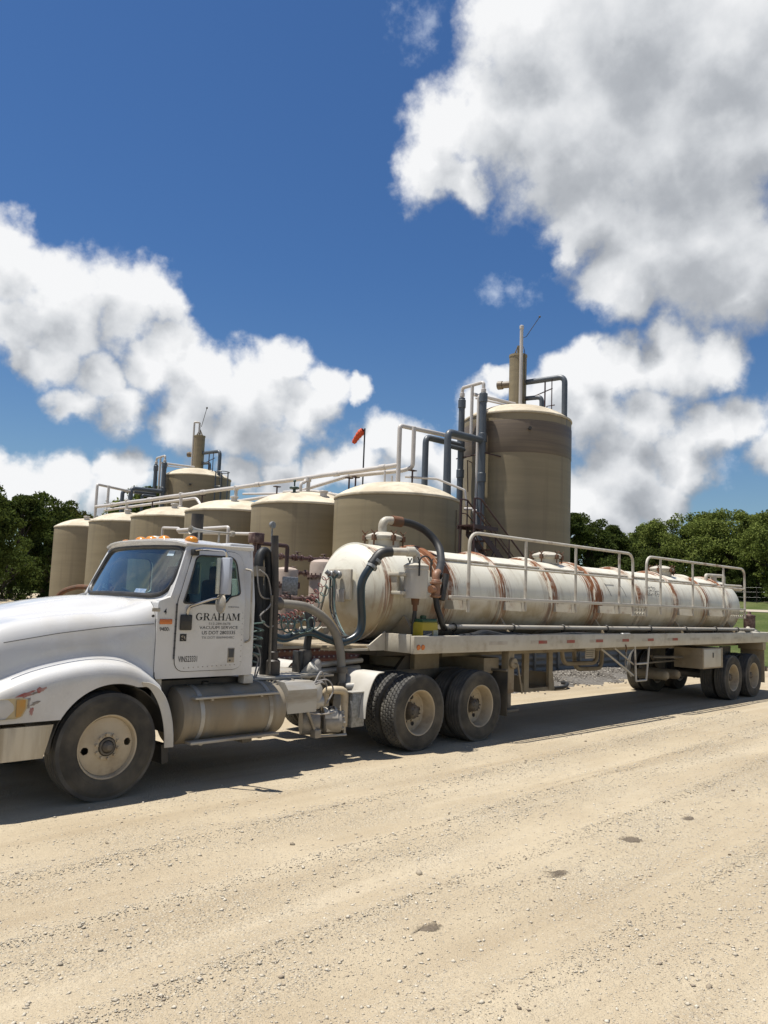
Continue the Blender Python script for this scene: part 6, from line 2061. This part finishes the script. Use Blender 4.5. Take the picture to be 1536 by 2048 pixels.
    MB().box((2.90, -1.045, .36), (3.19, -1.02, .60), .03).build('pump_face', M['alu'], T)
    sh = MB().lathe([(.150, 0), (.150, .17), (.148, .172)], (2.93, -.91, .50), (.9, -.42, 0), 24, a0=R_(10), a1=R_(170)).build('pump_shroud', M['fender_white'], T, solid=.008)
    MB().lathe([(.1525, .055), (.1525, .145)], (2.93, -.91, .50), (.9, -.42, 0), 12, a0=R_(55), a1=R_(120)).build('shroud_stripe', M['black_ink'], T)
    MB().lathe([(.1540, .085), (.1540, .130)], (2.93, -.91, .50), (.9, -.42, 0), 8, a0=R_(72), a1=R_(84)).lathe([(.1540, .085), (.1540, .130)], (2.93, -.91, .50), (.9, -.42, 0), 8, a0=R_(92), a1=R_(104)).build('shroud_mark', M['reflect_white'], T)
    MB().tube([(2.62, -1.0, .62), (2.80, -1.0, .30)], .022, 6).tube([(3.20, -1.02, .62), (3.22, -1.02, .32)], .018, 6).tube([(2.78, -1.0, .315), (3.24, -1.03, .30)], .016, 6).build('pump_cradle', M['alu'], T)
    MB().box((2.72, -1.04, .30), (2.82, -.94, .40), .01).build('cradle_foot', M['alu'], T)
    MB().tube(elbowed([(2.98, -.90, .60), (2.98, -.90, .84), (3.02, -1.0, .86), (3.22, -1.0, .84), (3.22, -1.0, .40)], .08), .050, 12).build('pump_pipe', M['wheel'], T)
    MB().lathe([(.001, .12), (.06, .10), (.085, .05), (.085, -.16), (.06, -.2), (.001, -.21)], (2.80, -.92, .84), n=22).build('oil_filter', M['fender_white'], T)
    MB().tube([(2.70, -.90, .72), (2.88, -.95, .72)], .08, 14).build('pump_filter', M['alu'], T)
    MB().tube([(2.80 + .10 * math.cos(a), -.92 + .10 * math.sin(a), .95 + .015 * math.sin(3 * a)) for a in [k * PI / 8 for k in range(17)]], .012, 6).tube(spline([(2.75, -.95, .95), (2.88, -.92, 1.08), (2.98, -.9, .93), (3.02, -.95, .78)], 5), .012, 6).tube(spline([(2.72, -.9, .93), (2.9, -1.0, .99), (3.0, -1.02, .86), (2.9, -1.02, .70)], 5), .010, 6).build('oil_lines', M['cable'], T)
    MB().box((3.26, -1.10, .39), (3.48, -.98, .82), .012).build('valve_box', M['galv'], T)
    MB().box((3.24, -1.112, .815), (3.50, -.97, .83), .004).build('valve_box_lid', M['alu'], T)
    MB().tube(spline([(2.66, -.98, .60), (2.80, -1.05, .585), (3.02, -1.06, .60)], 4), .010, 6).build('ground_strap', M['reflect_white'], T)
    # hydraulic and air parts on the rails
    MB().cyl((2.95, -.50, .98), (3.02, -.62, 1.12), .08, 16, .01).build('air_filter', M['fender_white'], T)
    MB().lathe([(.075, .86), (.075, 1.12), (.07, 1.17), (.04, 1.205), (.001, 1.21)], (3.10, -.55, 0), n=20).build('separator_can', paint('pale_grey_can', (.50, .47, .43), .45, c2=(.36, .32, .27), sc=5), T)
    MB().tube([(3.15, -.52, 1.12), (3.95, -.52, 1.16)], .035, 10).tube([(3.15, -.52, 1.03), (3.9, -.52, 1.06)], .04, 10).build('rail_pipe', M['alu'], T)
    MB().cyl((3.40, -.80, .86), (3.60, -.93, .88), .045, 12, .01).build('hose_coupling', M['alu'], T)
    MB().box((2.05, .45, 1.03), (2.9, .85, 1.13), .01).box((2.62, .42, 1.13), (2.9, .86, 1.28), .015).build('far_battery_lid', M['fender_white'], T)
    # muffler-like dark separator and its pipes
    MB().lathe([(.001, .82), (.085, .83), (.09, .86), (.09, 1.27), (.075, 1.31), (.001, 1.315)], (3.02, -.42, 0), n=20).build('oil_separator', M['hub'], T)
    MB().box((2.875, -.50, .80), (2.93, -.34, 1.30), .01).build('separator_bracket', M['dark'], T)
    MB().tube(spline([(3.04, -.42, 1.28), (3.06, -.42, 1.45), (3.10, -.40, 1.60), (3.10, -.34, 1.80)], 5), .050, 12).build('separator_hose', M['hose'], T)
    # tall dark posts right behind the cab
    MB().tube([(2.37, -.60, 1.0), (2.345, -.60, 2.05), (2.31, -.58, 2.74)], .045, 14).cyl((2.37, -.60, 1.02), (2.368, -.60, 1.22), .088, 16, .02).cyl((2.369, -.60, 1.22), (2.366, -.60, 1.32), .060, 14, .01).build('hose_post', M['steel'], T)
    MB().tube([(2.27, -.66, 1.05), (2.25, -.66, 2.0)], .018, 8).build('post_rod', M['chassis'], T)
    MB().tube(spline([(2.13, -.60, 1.15), (2.13, -.58, 1.7), (2.12, -.55, 2.25), (2.14, -.52, 2.46), (2.22, -.50, 2.54), (2.29, -.50, 2.46), (2.31, -.50, 2.2), (2.31, -.50, 1.7), (2.31, -.50, 1.02)], 7), .058, 12).build('intake_hose', M['hose'], T)
    MB().tube([(2.12, -.555, 2.22), (2.125, -.545, 2.34)], .074, 14).build('hose_clamp', M['chassis'], T)
    MB().tube([(2.02, -.5, 1.0), (2.0, -.48, 2.3)], .045, 10).build('air_pipe', M['steel'], T)
    # dusty hose arching down to the pump
    MB().tube(spline([(2.40, -.56, 1.90), (2.62, -.58, 1.895), (2.88, -.60, 1.86), (3.15, -.62, 1.73), (3.34, -.64, 1.53), (3.42, -.66, 1.30), (3.44, -.68, 1.05), (3.44, -.70, .86)], 7), .056, 14).build('suction_hose', M['hose_grey'], T)
    for a_, b_, r_ in (((2.33, -.56, 1.90), (2.46, -.57, 1.90), .082), ((3.44, -.685, 1.10), (3.44, -.69, 1.02), .074), ((3.44, -.70, .90), (3.44, -.70, .84), .085)): MB().tube([a_, b_], r_, 14).build('hose_clamp', M['hub'], T)
    # coiled air lines and loose wires between cab and trailer
    def coil(p0, p1, sag, turns, r, rt, mat):
        P = []
        n = turns * 12
        a, b = Vector(p0), Vector(p1)
        for i in range(n + 1):
            t = i / n
            c = a.lerp(b, t) + Vector((0, 0, -sag * 4 * t * (1 - t)))
            d, s_, u_ = frame(b - a)
            an = 2 * PI * turns * t
            P.append(c + (s_ * math.cos(an) + u_ * math.sin(an)) * r)
        MB().tube(P, rt, 5).build('coiled_air_line', mat, T)
    coil((2.36, -.40, 1.80), (3.76, .06, 2.32), .28, 15, .050, .007, M['air_red'])
    coil((2.40, -.30, 1.88), (3.78, -.08, 2.34), .40, 15, .050, .007, M['air_green'])
    coil((2.36, -.62, 1.70), (3.10, -.52, 1.68), .08, 6, .085, .011, M['air_green'])
    coil((1.98, -.78, 1.70), (1.96, -.74, 1.22), .0, 5, .075, .011, M['air_green'])
    for pts in ([(2.02, -.70, 2.30), (2.20, -.64, 2.20), (2.24, -.66, 1.9), (2.05, -.72, 1.75), (2.22, -.66, 1.62), (2.45, -.58, 1.66)], [(2.0, -.66, 2.35), (2.05, -.70, 2.0), (2.40, -.5, 1.95), (2.75, -.4, 1.85)], [(1.92, -.78, 1.32), (2.02, -.76, 1.25), (1.98, -.78, 1.12), (1.95, -.80, 1.02)], [(1.90, -.70, 1.45), (2.02, -.74, 1.38), (2.06, -.75, 1.20), (2.0, -.76, 1.03)]):
        MB().tube(spline(pts, 6), .010, 5).build('loose_wire', M['cable'], T)
    # ---- fifth wheel, quarter fenders, rear end
    MB().prism([(4.35, -.42, 1.20), (4.35, .42, 1.20), (5.1, .48, 1.20), (5.75, .40, 1.10), (5.75, .12, 1.10), (5.25, .06, 1.2), (5.25, -.06, 1.2), (5.75, -.12, 1.10), (5.75, -.40, 1.10), (5.1, -.48, 1.20)], (0, 0, .11)).build('fifth_wheel', M['steel'], T)
    for s in (-1, 1): MB().prism([(4.7, s * .40, 1.0), (5.4, s * .40, 1.0), (5.2, s * .40, 1.2), (4.9, s * .40, 1.2)], (0, s * .06, 0)).build('fifth_wheel_bracket', M['steel'], T)
    for s in (-1, 1):
        prof = spline([(3.40, .50, 0), (3.42, .70, 0), (3.50, .92, 0), (3.60, 1.045, 0), (3.72, 1.07, 0)], 5)
        rows = [[(p.x - (.0 if j in (0, 6) else .012), s * (1.19 - .62 * j / 6), p.y) for p in prof] for j in range(7)]
        MB().sheet(rows).build('quarter_fender', M['fender_white'], T, solid=.012, angle=50)
        MB().tube([(3.60, s * .45, .98), (3.60, s * 1.0, .98)], .022, 8).build('fender_bracket', M['alu'], T)
        MB().box((6.42, s * 1.18, .30), (6.435, s * .60, .98), .003).build('rear_flap', M['rubber_dusty'], T)
        MB().tube([(6.40, s * .45, .96), (6.40, s * 1.19, .99)], .02, 8).build('flap_bar', M['chassis'], T)
        MB().box((6.40, s * .70, .62), (6.44, s * .50, .74), .01).build('tail_lamp', M['red'], T)
    # ---- axles and wheels
    MB().tube([(0, -.95, .50), (0, .95, .50)], .06, 10).build('front_axle', M['chassis'], T)
    for s in (-1, 1): wheel(T, 0, s * 1.185, 'rib', 'steer', s > 0, PI / 2 - .12)
    for i, x in enumerate((4.42, 5.74)):
        MB().tube([(x, -.85, .50), (x, .85, .50)], .085, 12).ball((x, 0, .5), .22, 14, 10).build('drive_axle', M['chassis'], T)
        dual(T, x, 'lug' if i == 0 else 'rib', .55 + 1.1 * i)
        for s in (-1, 1): MB().lathe([(.10, 0), (.13, .04), (.12, .10), (.13, .16), (.10, .2)], (x + .32, s * .5, .56), n=16).build('air_spring', M['dark'], T)
    return T


def fit_text(txt, x0, x1, zb, h, y, mat, parent, bold):
    o = lettering(txt, h / .70, (0, y, zb), (1, 0, 0), (0, 0, 1), mat, parent, 'lettering', bold=bold)
    me = o.data
    xs = [v.co.x for v in me.vertices]
    a, b = min(xs), max(xs)
    for v in me.vertices: v.co.x = x0 + (v.co.x - a) * (x1 - x0) / (b - a)
    # keep the baseline level and in the door's plane
    return o


def serif_word(word, x0, zb, width, h, parent):
    """roman capitals with thick and thin strokes and slab serifs, each letter one mesh"""
    y = -1.0325
    G = {
        'G': ('arc',), 'R': 0, 'A': 0, 'H': 0, 'M': 0}
    adv = {'G': 1.0, 'R': .98, 'A': .96, 'H': 1.02, 'M': 1.18}
    tot = sum(adv[c] for c in word) + .06 * (len(word) - 1)
    k = width / tot
    x = x0

    def poly(m, pts): m.prism([(x + a * k, y, zb + b * h) for a, b in pts], (0, .0015, 0))
    for c in word:
        m = MB()
        T_, t_ = .20, .075          # thick and thin stroke, in letter widths
        sf = .055

        def serif(cx, top, w=.32):
            z = 1 - sf if top else 0
            poly(m, [(cx - w / 2, z), (cx + w / 2, z), (cx + w / 2, z + sf), (cx - w / 2, z + sf)])
        if c == 'H':
            for cx in (.20, .80):
                poly(m, [(cx - T_ / 2, sf), (cx + T_ / 2, sf), (cx + T_ / 2, 1 - sf), (cx - T_ / 2, 1 - sf)]); serif(cx, 1, .40); serif(cx, 0, .40)
            poly(m, [(.30, .46), (.70, .46), (.70, .54), (.30, .54)])
        elif c == 'A':
            poly(m, [(.44, .99), (.54, .99), (.90, sf), (.68, sf)]); poly(m, [(.40, .90), (.47, .98), (.20, sf), (.12, sf)])
            poly(m, [(.25, .30), (.72, .30), (.69, .37), (.28, .37)]); serif(.15, 0, .28); serif(.80, 0, .36)
        elif c == 'M':
            poly(m, [(.10, sf), (.165, sf), (.165, 1 - sf), (.10, 1 - sf)]); poly(m, [(.86, sf), (1.06, sf), (1.06, 1 - sf), (.86, 1 - sf)])
            poly(m, [(.10, 1 - sf), (.30, 1 - sf), (.60, .22), (.52, .04)]); poly(m, [(.52, .04), (.60, .20), (.90, 1 - sf), (.84, 1 - sf)])
            serif(.13, 0, .26); serif(.96, 0, .36); poly(m, [(.0, 1 - sf), (.30, 1 - sf), (.30, 1), (.0, 1)]); poly(m, [(.84, 1 - sf), (1.16, 1 - sf), (1.16, 1), (.84, 1)])
        elif c == 'R':
            poly(m, [(.12, sf), (.32, sf), (.32, 1 - sf), (.12, 1 - sf)]); serif(.22, 0, .40); poly(m, [(.02, 1 - sf), (.50, 1 - sf), (.50, 1), (.02, 1)])
            poly(m, [(.32, .47), (.50, .47), (.50, .54), (.32, .54)])
            out_ = [(.48 + .33 * math.sin(R_(a)), .735 + .265 * math.cos(R_(a))) for a in range(0, 181, 20)]
            inn = [(.48 + .14 * math.sin(R_(a)), .735 + .205 * math.cos(R_(a))) for a in range(0, 181, 20)]
            for i in range(9): poly(m, [out_[i], out_[i + 1], inn[i + 1], inn[i]])
            poly(m, [(.42, .48), (.62, .50), (.92, sf), (.70, sf)]); poly(m, [(.70, 0), (1.0, 0), (1.0, sf), (.70, sf)])
        elif c == 'G':
            ang = list(range(50, 331, 20))
            out_ = [(.50 + .46 * math.cos(R_(a)), .5 + .51 * math.sin(R_(a))) for a in ang]
            inn = [(.52 + .28 * math.cos(R_(a)), .5 + .44 * math.sin(R_(a))) for a in ang]
            for i in range(len(ang) - 1): poly(m, [out_[i], out_[i + 1], inn[i + 1], inn[i]])
            poly(m, [(.70, .06), (.90, .12), (.90, .44), (.70, .44)]); poly(m, [(.58, .40), (1.0, .40), (1.0, .46), (.58, .46)])
            poly(m, [(.80, .66), (.86, .66), (.86, .98), (.82, .98)])
        m.build('lettering', M['black_ink'], parent, smooth=False)
        x += (adv[c] + .06) * k


truck = tractor()
oil_stains()
